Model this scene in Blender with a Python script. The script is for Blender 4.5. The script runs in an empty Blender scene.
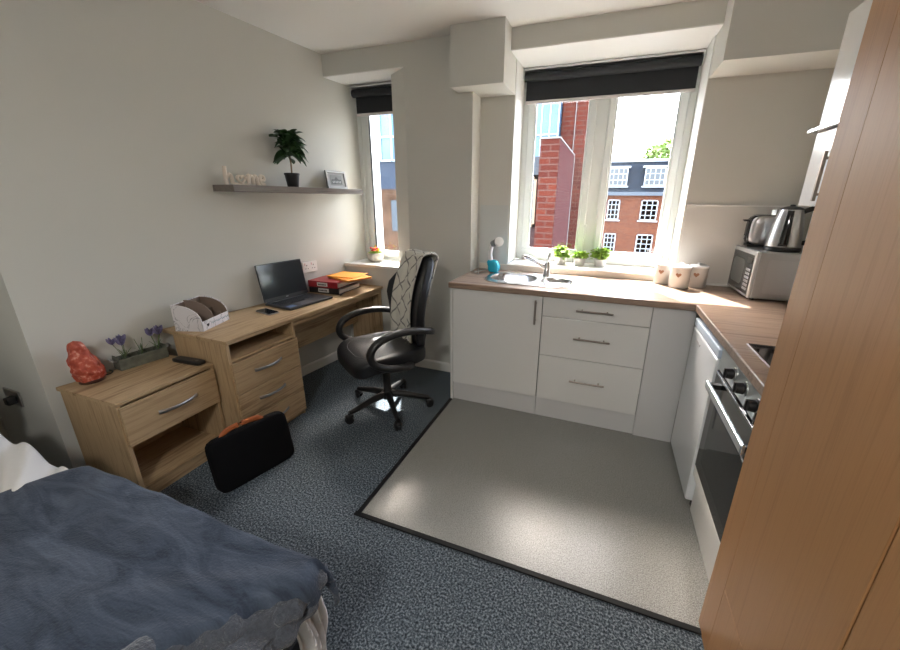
import bpy, bmesh, math, random
from mathutils import Vector, Matrix, noise
random.seed(7)
S=bpy.context.scene; COL=S.collection
R=math.radians; PI=math.pi
# ------------------------------------------------------------------ materials
MATS={}
def nt(name):
    m=bpy.data.materials.new(name); m.use_nodes=True
    n=m.node_tree; b=n.nodes['Principled BSDF']; MATS[name]=m
    return m,n,b
def N(n,t,**k):
    d=n.nodes.new(t)
    for a,v in k.items():
        if a in d.inputs.keys() if hasattr(d.inputs,'keys') else False: d.inputs[a].default_value=v
        else: setattr(d,a,v)
    return d
def plain(name,c,rough=.5,metal=0,spec=.5,coat=0,bump=0,bscale=200,trans=0,var=0,vscale=8,coord='Object',sheen=0):
    m,n,b=nt(name)
    b.inputs['Base Color'].default_value=(*c,1); b.inputs['Roughness'].default_value=rough
    b.inputs['Metallic'].default_value=metal; b.inputs['Specular IOR Level'].default_value=spec
    b.inputs['Coat Weight'].default_value=coat; b.inputs['Coat Roughness'].default_value=.05
    b.inputs['Transmission Weight'].default_value=trans
    b.inputs['Sheen Weight'].default_value=sheen
    if bump or var:
        tc=N(n,'ShaderNodeTexCoord')
    if var:
        t=N(n,'ShaderNodeTexNoise'); t.inputs['Scale'].default_value=vscale; t.inputs['Detail'].default_value=6
        n.links.new(tc.outputs[coord],t.inputs['Vector'])
        r=N(n,'ShaderNodeValToRGB'); e=r.color_ramp.elements
        e[0].position=.3;e[1].position=.7
        e[0].color=(*[x*(1-var) for x in c],1); e[1].color=(*[min(1,x*(1+var)) for x in c],1)
        n.links.new(t.outputs['Fac'],r.inputs['Fac']); n.links.new(r.outputs['Color'],b.inputs['Base Color'])
    if bump:
        t=N(n,'ShaderNodeTexNoise'); t.inputs['Scale'].default_value=bscale; t.inputs['Detail'].default_value=3
        n.links.new(tc.outputs[coord],t.inputs['Vector'])
        bp=N(n,'ShaderNodeBump'); bp.inputs['Strength'].default_value=bump; bp.inputs['Distance'].default_value=.01
        n.links.new(t.outputs['Fac'],bp.inputs['Height']); n.links.new(bp.outputs['Normal'],b.inputs['Normal'])
    return m
def wood(name,c1,c2,c3,axis='Y',rough=.45,scale=1,bump=.1,coat=0,streak=9,w2=.5):
    m,n,b=nt(name); tc=N(n,'ShaderNodeTexCoord'); mp=N(n,'ShaderNodeMapping')
    s={'X':(1.2,streak*2.5,streak*2.5),'Y':(streak*2.5,1.2,streak*2.5),'Z':(streak*2.5,streak*2.5,1.2)}[axis]
    mp.inputs['Scale'].default_value=[x*scale for x in s]
    n.links.new(tc.outputs['Object'],mp.inputs['Vector'])
    a=N(n,'ShaderNodeTexNoise'); a.inputs['Scale'].default_value=1; a.inputs['Detail'].default_value=5; a.inputs['Roughness'].default_value=.6; a.inputs['Distortion'].default_value=.6
    n.links.new(mp.outputs[0],a.inputs['Vector'])
    mp2=N(n,'ShaderNodeMapping'); mp2.inputs['Scale'].default_value=[x*scale*5 for x in s]; n.links.new(tc.outputs['Object'],mp2.inputs['Vector'])
    f=N(n,'ShaderNodeTexNoise'); f.inputs['Scale'].default_value=1; f.inputs['Detail'].default_value=3; n.links.new(mp2.outputs[0],f.inputs['Vector'])
    mx=N(n,'ShaderNodeMath',operation='MULTIPLY_ADD'); mx.inputs[1].default_value=w2
    n.links.new(f.outputs['Fac'],mx.inputs[0]); n.links.new(a.outputs['Fac'],mx.inputs[2])
    r=N(n,'ShaderNodeValToRGB'); e=r.color_ramp.elements; e[0].position=.55;e[1].position=.95; e.new(.75)
    e[0].color=(*c1,1); e[1].color=(*c2,1); e[2].color=(*c3,1)
    n.links.new(mx.outputs[0],r.inputs['Fac']); n.links.new(r.outputs['Color'],b.inputs['Base Color'])
    b.inputs['Roughness'].default_value=rough; b.inputs['Coat Weight'].default_value=coat; b.inputs['Coat Roughness'].default_value=.15
    bp=N(n,'ShaderNodeBump'); bp.inputs['Strength'].default_value=bump; bp.inputs['Distance'].default_value=.002
    n.links.new(mx.outputs[0],bp.inputs['Height']); n.links.new(bp.outputs['Normal'],b.inputs['Normal'])
    return m
def speckle(name,cols,scale,rough,bump,bdist,detail=2,big=0,spec=.5):
    m,n,b=nt(name); tc=N(n,'ShaderNodeTexCoord')
    t=N(n,'ShaderNodeTexNoise'); t.inputs['Scale'].default_value=scale; t.inputs['Detail'].default_value=detail; t.inputs['Roughness'].default_value=.7
    n.links.new(tc.outputs['Object'],t.inputs['Vector'])
    r=N(n,'ShaderNodeValToRGB'); e=r.color_ramp.elements
    while len(e)<len(cols): e.new(.5)
    for i,(p,c) in enumerate(cols): e[i].position=p; e[i].color=(*c,1)
    n.links.new(t.outputs['Fac'],r.inputs['Fac']); out=r.outputs['Color']
    n.links.new(out,b.inputs['Base Color'])
    b.inputs['Roughness'].default_value=rough; b.inputs['Specular IOR Level'].default_value=spec
    bp=N(n,'ShaderNodeBump'); bp.inputs['Strength'].default_value=bump; bp.inputs['Distance'].default_value=bdist
    n.links.new(t.outputs['Fac'],bp.inputs['Height']); n.links.new(bp.outputs['Normal'],b.inputs['Normal'])
    return m
def brick(name,c1,c2,mortar,scale=1,ax='X'):
    m,n,b=nt(name); tc=N(n,'ShaderNodeTexCoord'); sp_=N(n,'ShaderNodeSeparateXYZ'); mp=N(n,'ShaderNodeCombineXYZ')
    n.links.new(tc.outputs['Object'],sp_.inputs[0]); n.links.new(sp_.outputs[ax],mp.inputs[0]); n.links.new(sp_.outputs['Z'],mp.inputs[1])
    t=N(n,'ShaderNodeTexBrick'); t.inputs['Scale'].default_value=scale
    t.inputs['Color1'].default_value=(*c1,1);t.inputs['Color2'].default_value=(*c2,1);t.inputs['Mortar'].default_value=(*mortar,1)
    t.inputs['Brick Width'].default_value=.23;t.inputs['Row Height'].default_value=.078;t.inputs['Mortar Size'].default_value=.008
    n.links.new(mp.outputs[0],t.inputs['Vector']); n.links.new(t.outputs['Color'],b.inputs['Base Color'])
    b.inputs['Roughness'].default_value=.95; b.inputs['Specular IOR Level'].default_value=0
    return m
def thin_glass(name,tint=(1,1,1),refl=1.0,ior=1.45):
    m=bpy.data.materials.new(name); m.use_nodes=True; n=m.node_tree; n.nodes.clear(); MATS[name]=m
    o=N(n,'ShaderNodeOutputMaterial'); mx=N(n,'ShaderNodeMixShader'); t=N(n,'ShaderNodeBsdfTransparent'); g=N(n,'ShaderNodeBsdfGlossy')
    t.inputs['Color'].default_value=(*tint,1); g.inputs['Roughness'].default_value=.02; ge=N(n,'ShaderNodeNewGeometry'); vd=N(n,'ShaderNodeVectorMath',operation='DOT_PRODUCT'); n.links.new(ge.outputs['Normal'],vd.inputs[0]); n.links.new(ge.outputs['Incoming'],vd.inputs[1])
    a1=N(n,'ShaderNodeMath',operation='ABSOLUTE'); n.links.new(vd.outputs['Value'],a1.inputs[0])
    a2=N(n,'ShaderNodeMath',operation='SUBTRACT'); a2.inputs[0].default_value=1; n.links.new(a1.outputs[0],a2.inputs[1])
    a3=N(n,'ShaderNodeMath',operation='POWER'); a3.inputs[1].default_value=5; n.links.new(a2.outputs[0],a3.inputs[0])
    a4=N(n,'ShaderNodeMath',operation='MULTIPLY_ADD'); a4.inputs[1].default_value=.96; a4.inputs[2].default_value=.04; n.links.new(a3.outputs[0],a4.inputs[0])
    n.links.new(a4.outputs[0],mx.inputs[0]); n.links.new(t.outputs[0],mx.inputs[1]); n.links.new(g.outputs[0],mx.inputs[2]); n.links.new(mx.outputs[0],o.inputs['Surface'])
    return m

wall_m=plain('wall_paint',(.605,.60,.555),.85,bump=.04,bscale=250,coord='Object')
ceil_m=plain('ceiling_paint',(.80,.79,.755),.9,bump=.03,bscale=200)
trimw=plain('white_trim',(.80,.79,.76),.4)
pvc=plain('white_pvc',(.66,.69,.67),.3)
sillm=plain('sill_board',(.72,.66,.57),.35,var=.05,vscale=5)
carpet=speckle('carpet',[(.38,(.022,.030,.038)),(.5,(.092,.116,.140)),(.62,(.30,.35,.39))],125,.95,.9,.01,4,spec=.1)
vinyl=speckle('vinyl_floor',[(.38,(.17,.17,.16)),(.5,(.27,.27,.255)),(.62,(.38,.38,.36))],230,.24,.5,.0008,3)
black_rub=plain('black_rubber',(.010,.010,.011),.6,spec=.25)
oak=wood('sonoma_oak',(.25,.152,.075),(.50,.355,.205),(.385,.262,.142),'Y',.5)
oakz=wood('sonoma_oak_upright',(.25,.152,.075),(.50,.355,.205),(.385,.262,.142),'Z',.5)
oakx=wood('sonoma_oak_cross',(.25,.152,.075),(.50,.355,.205),(.385,.262,.142),'X',.5)
ward=wood('beech_veneer',(.375,.185,.074),(.44,.228,.095),(.405,.205,.084),'Z',.42,streak=22,w2=.5,bump=.04)
wtopx=wood('brown_worktop',(.15,.095,.065),(.38,.275,.205),(.265,.18,.128),'X',.30,streak=10,coat=.1)
shelfm=wood('grey_shelf_wood',(.13,.108,.095),(.20,.17,.15),(.165,.14,.122),'Y',.5)
gloss=plain('white_gloss',(.82,.82,.80),.18,coat=.3)
matw=plain('white_panel',(.70,.70,.70),.4)
fridgew=plain('white_enamel',(.82,.85,.88),.22,coat=.3)
chrome=plain('chrome',(.75,.75,.76),.15,1)
steel=plain('brushed_steel',(.56,.56,.57),.30,1)
sinkm=plain('sink_steel',(.66,.67,.68),.22,1)
bronze=plain('handle_metal',(.42,.37,.33),.28,1)
silver=plain('satin_silver',(.50,.50,.51),.32,1)
bgloss=plain('black_glass',(.006,.006,.007),.06,coat=.5)
bplast=plain('black_plastic',(.012,.012,.013),.38)
bmatte=plain('black_matte',(.010,.010,.012),.7)
leather=plain('black_leather',(.009,.010,.013),.40,bump=.15,bscale=180)
blindm=plain('blind_fabric',(.012,.014,.018),.75)
glass=thin_glass('window_glass')
whitec=plain('white_ceramic',(.55,.53,.51),.35)
heartc=plain('heart_brown',(.30,.15,.09),.5)

# ------------------------------------------------------------------ mesh builder
class MB:
    def __init__(s): s.v=[];s.f=[];s.uv=None
    def add(s,vs,fs,T=None):
        o=len(s.v)
        for p in vs:
            p=Vector(p); s.v.append(T@p if T else p)
        s.f+= [tuple(i+o for i in f) for f in fs]; return s
    def box(s,x0,x1,y0,y1,z0,z1,T=None):
        v=[(x,y,z) for z in(z0,z1) for y in(y0,y1) for x in(x0,x1)]
        return s.add(v,[(0,2,3,1),(4,5,7,6),(0,1,5,4),(2,6,7,3),(0,4,6,2),(1,3,7,5)],T)
    def prism(s,poly,a,b,axis='z',T=None):
        n=len(poly)
        def P(p,h): return {'z':(p[0],p[1],h),'x':(h,p[0],p[1]),'y':(p[0],h,p[1])}[axis]
        v=[P(p,a) for p in poly]+[P(p,b) for p in poly]
        f=[tuple(range(n))[::-1],tuple(range(n,2*n))]+[(i,(i+1)%n,n+(i+1)%n,n+i) for i in range(n)]
        return s.add(v,f,T)
    def lathe(s,prof,seg=24,T=None,cap=True):
        v=[];f=[];n=len(prof)
        for i in range(seg):
            a=2*PI*i/seg
            for r,z in prof: v.append((r*math.cos(a),r*math.sin(a),z))
        for i in range(seg):
            j=(i+1)%seg
            for k in range(n-1): f.append((i*n+k,j*n+k,j*n+k+1,i*n+k+1))
        if cap:
            if prof[0][0]>1e-5: f.append(tuple(i*n for i in range(seg))[::-1])
            if prof[-1][0]>1e-5: f.append(tuple(i*n+n-1 for i in range(seg)))
        return s.add(v,f,T)
    def tube(s,pts,r,seg=10,closed=False,flat=None,up=None,T=None):
        pts=[Vector(p) for p in pts]; n=len(pts); v=[];f=[]
        rr=r if isinstance(r,(list,tuple)) else [r]*n
        prev=None
        for i,p in enumerate(pts):
            if closed: t=(pts[(i+1)%n]-pts[i-1]).normalized()
            else: t=(pts[min(i+1,n-1)]-pts[max(i-1,0)]).normalized()
            if up: u=Vector(up)
            elif prev is None: u=Vector((0,0,1)) if abs(t.z)<.9 else Vector((1,0,0))
            else: u=prev
            a=(u-t*u.dot(t)).normalized(); b=t.cross(a); prev=a
            ra=rr[i]; rb=ra*(flat or 1)
            for k in range(seg):
                an=2*PI*k/seg; v.append(p+a*ra*math.cos(an)+b*rb*math.sin(an))
        m=n if closed else n-1
        for i in range(m):
            j=(i+1)%n
            for k in range(seg): f.append((i*seg+k,i*seg+(k+1)%seg,j*seg+(k+1)%seg,j*seg+k))
        if not closed:
            f.append(tuple(range(seg))[::-1]); f.append(tuple((n-1)*seg+k for k in range(seg)))
        return s.add(v,f,T)
    def sup(s,c,sz,n=10,e=.35,deform=None,T=None):
        """rounded-cushion box: centre c, half sizes sz"""
        v=[];f=[];idx={}
        def key(p): return tuple(round(q,5) for q in p)
        def P(p):
            k=key(p)
            if k in idx: return idx[k]
            d=Vector(p); L=(abs(d.x)**(2/e)+abs(d.y)**(2/e)+abs(d.z)**(2/e))**(e/2)
            q=d/L; q=Vector((q.x*sz[0],q.y*sz[1],q.z*sz[2]))
            if deform: q=Vector(deform(q))
            v.append(q+Vector(c)); idx[k]=len(v)-1; return idx[k]
        for ax in range(3):
            for sg in(-1,1):
                for i in range(n):
                    for j in range(n):
                        q=[]
                        for a,b in((i,j),(i+1,j),(i+1,j+1),(i,j+1)):
                            w=[0,0,0]; w[ax]=sg; w[(ax+1)%3]=-1+2*a/n; w[(ax+2)%3]=-1+2*b/n; q.append(P(w))
                        if sg<0: q=q[::-1]
                        f.append(tuple(q))
        return s.add(v,f,T)
    def grid(s,fn,nu,nv,uv=False,T=None):
        o=len(s.v); v=[fn(i/nu,j/nv) for j in range(nv+1) for i in range(nu+1)]
        f=[(j*(nu+1)+i,j*(nu+1)+i+1,(j+1)*(nu+1)+i+1,(j+1)*(nu+1)+i) for j in range(nv) for i in range(nu)]
        if uv: s.uv=[(i/nu,j/nv) for j in range(nv+1) for i in range(nu+1)]
        return s.add(v,f,T)
    def build(s,name,mat,parent=None,bevel=0,smooth=False,solid=0,sub=0,seg=2):
        me=bpy.data.meshes.new(name); me.from_pydata([tuple(p) for p in s.v],[],s.f)
        bm=bmesh.new(); bm.from_mesh(me); bmesh.ops.recalc_face_normals(bm,faces=bm.faces); bm.to_mesh(me); bm.free()
        if s.uv:
            l=me.uv_layers.new(name='UVMap')
            for lp in me.loops: l.data[lp.index].uv=s.uv[lp.vertex_index]
        me.materials.append(mat)
        o=bpy.data.objects.new(name,me); COL.objects.link(o)
        if parent: o.parent=parent
        if solid: md=o.modifiers.new('s','SOLIDIFY'); md.thickness=solid; md.offset=0
        if bevel:
            md=o.modifiers.new('b','BEVEL'); md.width=bevel; md.segments=seg; md.limit_method='ANGLE'; md.angle_limit=R(40); md.harden_normals=False
        if sub: md=o.modifiers.new('u','SUBSURF'); md.levels=sub; md.render_levels=sub
        if smooth:
            for p in me.polygons: p.use_smooth=True
            if not(sub):
                try:
                    me.set_sharp_from_angle(angle=R(45))
                except Exception: pass
        return o
def tag(o,label=None,cat=None,group=None,kind=None):
    if label:o['label']=label
    if cat:o['category']=cat
    if group:o['group']=group
    if kind:o['kind']=kind
    return o
def empty(name,loc=(0,0,0),rz=0,label=None,cat=None,group=None,kind=None):
    o=bpy.data.objects.new(name,None); COL.objects.link(o); o.location=loc; o.rotation_euler=(0,0,rz); o.empty_display_size=.05
    return tag(o,label,cat,group,kind)
def struct(o): o['kind']='structure'; return o
def arc(cx,cy,r,a0,a1,n):
    return [(cx+r*math.cos(R(a0+(a1-a0)*i/n)),cy+r*math.sin(R(a0+(a1-a0)*i/n))) for i in range(n+1)]
def rrect(x0,x1,y0,y1,r,n=5):
    return arc(x1-r,y1-r,r,0,90,n)+arc(x0+r,y1-r,r,90,180,n)+arc(x0+r,y0+r,r,180,270,n)+arc(x1-r,y0+r,r,270,360,n)
def holed(outer,holes,z0,z1):
    """slab with holes -> (verts, faces)"""
    bm=bmesh.new()
    for lp in [outer]+holes:
        vs=[bm.verts.new((p[0],p[1],z0)) for p in lp]
        for i in range(len(vs)): bm.edges.new((vs[i],vs[(i+1)%len(vs)]))
    bmesh.ops.triangle_fill(bm,edges=bm.edges[:],use_beauty=True)
    g=bmesh.ops.extrude_face_region(bm,geom=bm.faces[:])
    for e in g['geom']:
        if isinstance(e,bmesh.types.BMVert): e.co.z=z1
    bm.verts.index_update()
    v=[tuple(p.co) for p in bm.verts]; f=[tuple(q.index for q in fc.verts) for fc in bm.faces]; bm.free(); return v,f
def heart(cx,cz,s,n=20):
    return [(cx+s*16*math.sin(t)**3/17, cz+s*(13*math.cos(t)-5*math.cos(2*t)-2*math.cos(3*t)-math.cos(4*t))/17) for t in [2*PI*i/n for i in range(n)]]
def smooth_path(pts,k=5):
    out=[]; P=[Vector(p) for p in pts]
    for i in range(len(P)-1):
        p0=P[max(i-1,0)];p1=P[i];p2=P[i+1];p3=P[min(i+2,len(P)-1)]
        for j in range(k):
            t=j/k; out.append(.5*((2*p1)+(-p0+p2)*t+(2*p0-5*p1+4*p2-p3)*t*t+(-p0+3*p1-3*p2+p3)*t**3))
    out.append(P[-1]); return out

# ------------------------------------------------------------------ room shell
ZC=2.514
def wx(y): return -1.307+.121*y
WR=2.13
struct(MB().box(-2.3,2.3,-4.2,1.0,-.1,0).build('floor',carpet))
struct(MB().box(.022,WR,-1.155,.6,0,.004).build('floor',vinyl))
# threshold strips
struct(MB().box(.0,.024,-1.17,.0,0,.008).build('trim_1',black_rub,bevel=.003))
struct(MB().box(-.006,1.47,-1.176,-1.153,0,.008).build('trim_2',black_rub,bevel=.003))
struct(MB().box(-2.4,2.4,-4.3,1.1,ZC,ZC+.1).build('ceiling',ceil_m))
struct(MB().prism([(wx(1.05),1.05),(wx(-1.52),-1.52),(-2.45,-1.52),(-2.45,1.05)],0,ZC,'z').build('wall_left',wall_m))
struct(MB().box(-2.45,-2.1,-4.2,-1.52,0,ZC).build('wall_left',wall_m))
struct(MB().box(-2.45,2.4,-4.35,-4.2,0,ZC).build('wall_front',wall_m))
struct(MB().box(WR,2.35,-4.2,1.1,0,ZC).build('wall_right',wall_m))
# back wall: pillar, niche surround, kitchen wall with window opening
b=MB().box(-.535,0,.431,1.02,0,ZC).prism([(-.535,.431),(-.535,1.02),(-.713,1.02),(-.713,.55)],0,2.364,'z')
b.prism([(wx(.431),.431),(-.535,.431),(-.535,1.02),(wx(1.02),1.02)],2.364,ZC,'z')
b.prism([(wx(.49),.49),(-.63,.49),(-.71,.56),(-.71,1.02),(wx(1.02),1.02)],0,.86,'z')
b.box(0,WR,.605,1.02,0,.935).box(0,.255,.605,1.02,.935,ZC).box(1.451,WR,.605,1.02,.935,ZC)
b.box(.255,1.451,.451,1.02,2.391,ZC)
struct(b.build('wall_back',wall_m))
struct(MB().box(-.111,.255,.291,.606,2.163,ZC).build('wall_bulkhead_left',wall_m))
struct(MB().box(1.451,WR,.283,.606,2.163,ZC).build('wall_bulkhead_right',wall_m))
# splash panels + beads
struct(MB().box(.02,.248,.596,.605,.91,1.41).build('trim_3',plain('splash_panel',(.60,.62,.60),.15,coat=.2)))
struct(MB().box(1.458,WR,.597,.605,.91,1.425).build('trim_4',plain('splash_panel_right',(.64,.63,.60),.2,coat=.2)))
struct(MB().box(1.458,WR,.594,.605,1.425,1.434).build('trim_9',trimw))
struct(MB().box(1.5,WR,.582,.598,.91,.925).build('trim_5',trimw))
# baseboards
n_=Vector((1,-.121,0)).normalized(); t_=Vector((.121,1,0)).normalized()
def wloc(X,Y,Z): p=Vector((-1.307,0,0))+n_*X+t_*Y; return (p.x,p.y,Z)
b=MB(); pr=[(0,0),(.014,0),(.014,.07),(.006,.082),(0,.082)]
b.add([wloc(x,y,z) for y in(-1.45,.495) for x,z in pr],[(0,1,2,3,4),(9,8,7,6,5)]+[(i,(i+1)%5,5+(i+1)%5,5+i) for i in range(5)])
struct(b.build('baseboard_left',trimw))
struct(MB().add([(x,.431-d,z) for x in(-.535,.0) for d,z in pr],[(0,1,2,3,4),(9,8,7,6,5)]+[(i,(i+1)%5,5+(i+1)%5,5+i) for i in range(5)]).build('baseboard_back',trimw))
struct(MB().box(wx(.49)+.0,-.64,.476,.49,0,.082).build('baseboard_back',trimw))
# reveals (white painted linings)
revm=plain('reveal_paint',(.82,.81,.78),.55)
struct(MB().box(.255,.261,.605,.88,.97,2.391).box(1.445,1.451,.605,.88,.97,2.391).box(.255,1.451,.452,.88,2.385,2.391).build('trim_6',revm))
struct(MB().prism([(wx(.432),.432),(-.54,.432),(-.713,.55),(-.713,.78),(wx(.78),.78)],2.358,2.364,'z').build('trim_7',revm))

# ------------------------------------------------------------------ windows
def sash(b,x0,x1,z0,z1,y0,y1,w):
    b.box(x0,x1,y0,y1,z0,z0+w).box(x0,x1,y0,y1,z1-w,z1).box(x0,x0+w,y0,y1,z0+w,z1-w).box(x1-w,x1,y0,y1,z0+w,z1-w)
w1=empty('window_1',(.853,.92,.96)); w1['kind']='structure'
def inv(o,b): 
    L=Vector(o.location); b.v=[p-L for p in b.v]; return b
b=MB(); sash(b,.261,1.445,.965,2.385,.875,.945,.045); b.box(.80,.90,.875,.945,1.0,2.35)
inv(w1,b).build('window_frame',pvc,w1,bevel=.006)
for x0,x1 in((.306,.81),(.89,1.40)):
    b=MB(); sash(b,x0,x1,1.005,2.345,.862,.92,.05); sh=inv(w1,b).build('sash',pvc,w1,bevel=.008)
    b=MB(); sash(b,x0+.05,x1-.05,1.055,2.295,.87,.885,.012); inv(w1,b).build('glazing_bead',pvc,sh,bevel=.003)
    b=MB().box(x0+.05,x1-.05,.893,.897,1.055,2.295); inv(w1,b).build('pane',glass,sh)
b=MB().box(.80,.825,.845,.865,1.25,1.27).box(.805,.82,.838,.85,1.16,1.27); inv(w1,b).build('window_handle',pvc,w1,bevel=.004)
b=MB().box(.262,1.444,.60,.89,.935,.962); inv(w1,b).build('window_sill',plain('white_sill',(.82,.81,.77),.3),w1,bevel=.005)
struct(MB().box(.022,1.50,.585,.605,.91,.955).build('trim_8',sillm,bevel=.002))

w2=empty('window_2',(-.93,.80,.88)); w2['kind']='structure'
b=MB(); sash(b,-1.213,-.713,.885,2.358,.775,.85,.04); b.box(-1.175,-1.13,.78,.845,.92,2.32); inv(w2,b).build('window_frame',pvc,w2,bevel=.005)
b=MB(); sash(b,-1.13,-.745,.925,2.318,.755,.82,.05); sh=inv(w2,b).build('sash',pvc,w2,bevel=.006)
b=MB().box(-1.078,-1.066,.752,.758,.975,2.268); inv(w2,b).build('gasket',bplast,sh)
b=MB().box(-1.08,-.795,.79,.794,.975,2.268); inv(w2,b).build('pane',glass,sh)
b=MB().prism([(wx(.47)+.002,.475),(-.63,.475),(-.714,.56),(-.714,.78),(wx(.78)+.002,.78)],.86,.885,'z'); inv(w2,b).build('window_sill',plain('white_sill_b',(.80,.78,.73),.3),w2,bevel=.004)

# ------------------------------------------------------------------ blinds
def blind(x0,x1,y,zt,zb,label):
    o=empty('roller_blind',((x0+x1)/2,y,zt),0,label,'blind')
    h=(x1-x0)/2
    T=Matrix.Translation((-h,0,-.048))@Matrix.Rotation(R(90),4,'Y')
    MB().lathe([(.03,0),(.03,2*h)],24,T).build('roller_tube',blindm,o,smooth=True)
    MB().box(-h-.008,-h,-.035,.035,-.07,0).build('bracket',pvc,o,bevel=.004)
    MB().box(h,h+.008,-.035,.035,-.07,0).build('bracket',pvc,o,bevel=.004)
    MB().box(-h-.008,h+.008,-.03,.035,-.010,.006).build('head_rail',silver,o)
    MB().box(-h+.008,h-.008,.026,.029,zb-zt,-.045).build('blind_fabric',blindm,o)
    MB().box(-h+.006,h-.006,.021,.034,zb-zt-.022,zb-zt).build('bottom_bar',plain('bar_silver'+label[:3],(.62,.58,.57),.4),o,bevel=.004)
    return o
blind(.272,1.432,.835,2.375,2.175,'wide black roller blind half rolled up over the kitchen window')
blind(-1.18,-.725,.70,2.345,2.15,'narrow black roller blind at the top of the slim window beside the shelf')

# ------------------------------------------------------------------ kitchen units
def bar_handle(par,c,L,vert=False,y=-.03):
    b=MB()
    cx,cz=c
    if vert:
        b.box(cx-.006,cx+.006,y-.006,y+.006,cz-L/2,cz+L/2)
        for s in(-1,1): b.box(cx-.005,cx+.005,y,0,cz+s*L*.36-.005,cz+s*L*.36+.005)
    else:
        T=Matrix.Translation((cx-L/2,y,cz))@Matrix.Rotation(R(90),4,'Y')
        b.lathe([(.006,0),(.006,L)],10,T)
        for s in(-1,1): b.box(cx+s*L*.34-.005,cx+s*L*.34+.005,y,0,cz-.005,cz+.005)
    return b.build('handle',bronze,par,bevel=.001)
sc=empty('sink_cabinet',(0,0,0),0,'white gloss base cabinet with one door beneath the sink','cabinet')
MB().box(.008,.026,-.004,.585,0,.87).build('side_panel',gloss,sc,bevel=.001)
MB().box(.027,.645,.02,.58,.15,.70).build('carcass',matw,sc)
MB().box(.027,.645,.016,.034,.0,.149).build('plinth',matw,sc,bevel=.001)
d=MB().box(.029,.6455,-.004,.016,.152,.868).build('door',gloss,sc,bevel=.0015); 
hp=bar_handle(d,(.607,.765),.16,True,-.034)
dc=empty('drawer_cabinet',(0,0,0),0,'white base cabinet with three drawers under the worktop, right of the sink','cabinet')
MB().box(.652,1.28,.02,.58,.15,.869).build('carcass',matw,dc)
MB().box(.647,1.284,.016,.034,.0,.149).build('plinth',matw,dc,bevel=.001)
for z0,z1,l in((.742,.868,'top drawer'),(.474,.738,None),(.152,.470,None)):
    d=MB().box(.6505,1.2805,-.004,.016,z0,z1).build('drawer',gloss,dc,bevel=.0015)
    bar_handle(d,(.965,(z0+z1)/2+.015 if z1<.8 else (z0+z1)/2),.215,False,-.034)
fp=tag(MB().box(1.285,1.503,.004,.022,0,.869).build('filler_panel',matw,bevel=.001),'plain white corner filler panel between the drawers and the fridge','panel')
wt=[(.0,-.022),(1.489,-.022),(1.489,-1.110),(WR-.002,-1.110),(WR-.002,.584),(.0,.584)]
hole=rrect(.215,.80,.115,.475,.1,6)
v,f=holed(wt,[hole],.87,.91)
tag(MB().add(v,f).build('worktop',wtopx,bevel=.006,seg=3),'brown wood-effect L-shaped kitchen worktop along the window and right wall','worktop')
# sink
sk=empty('kitchen_sink',(.505,.29,.91),0,'stainless steel inset sink with one bowl and small drainer below the window','sink')
def sp(pts): return [(x-.505,y-.29) for x,y in pts]
def ell(cx,cy,a,b_,n=28,e=.75):
    o=[]
    for i in range(n):
        t=2*PI*i/n; c,s=math.cos(t),math.sin(t)
        o.append((cx+a*math.copysign(abs(c)**e,c),cy+b_*math.copysign(abs(s)**e,s)))
    return o
bowl=ell(.385,.285,.165,.145); dr=ell(.69,.285,.105,.125)
outer=rrect(.187,.826,.075,.505,.15,8)
v,f=holed(sp(outer),[sp(bowl),sp(dr)],0.0005,.006)
MB().add(v,f).build('rim',sinkm,sk,bevel=.002)
def basin(loop,cx,cy,depth,name):
    b=MB(); n=len(loop); rings=[(1,.004),(.985,-.01),(.93,-depth*.55),(.86,-depth*.9),(.7,-depth),(.12,-depth-.004)]
    vs=[]; fs=[]
    for s,z in rings:
        for x,y in loop: vs.append((cx+(x-cx)*s-.505,cy+(y-cy)*s-.29,z))
    for k in range(len(rings)-1):
        for i in range(n): fs.append((k*n+i,k*n+(i+1)%n,(k+1)*n+(i+1)%n,(k+1)*n+i))
    fs.append(tuple((len(rings)-1)*n+i for i in range(n)))
    return b.add(vs,fs).build(name,sinkm,sk,smooth=True)
basin(bowl,.385,.285,.15,'bowl'); basin(dr,.69,.285,.035,'drainer')
MB().lathe([(.0,.0),(.03,.0),(.035,.003),(.03,.006),(.0,.004)],18,Matrix.Translation((-.12,-.005,-.152))).build('waste_plug',chrome,sk,smooth=True)
# tap
tp=empty('mixer_tap',(.595,.455,.916),0,'chrome mixer tap with upright lever standing behind the sink','tap')
MB().lathe([(.032,0),(.032,.006),(.026,.012),(.025,.085),(.022,.097),(0,.10)],18).build('body',chrome,tp,smooth=True)
MB().tube(smooth_path([(0,0,.05),(-.05,-.03,.085),(-.12,-.07,.130),(-.16,-.09,.145),(-.165,-.093,.125)],4),.0145,12).build('spout',chrome,tp,smooth=True)
MB().tube([(0,0,.085),(.006,.008,.12),(.012,.015,.165)],[.015,.012,.010],10).build('lever',chrome,tp,smooth=True)

# fridge
fr=empty('undercounter_fridge',(1.49,-.3,0),0,'white freestanding undercounter fridge between the corner panel and the oven','fridge')
MB().box(.045,.60,-.245,.245,.02,.845).build('body',fridgew,fr,bevel=.004)
dr_=MB().box(0,.042,-.248,.248,.045,.80).build('door',fridgew,fr,bevel=.01,seg=3)
MB().box(.0,.05,-.248,.248,.803,.847).build('top_trim',plain('pale_blue_trim',(.62,.72,.85),.25),fr,bevel=.006)
MB().box(-.002,.002,.05,.135,.745,.757).build('badge',silver,dr_,bevel=.001)
for y in(-.22,.22): MB().lathe([(.018,0),(.018,.022)],12,Matrix.Translation((.05,y,0))).build('foot',bplast,fr)
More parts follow.
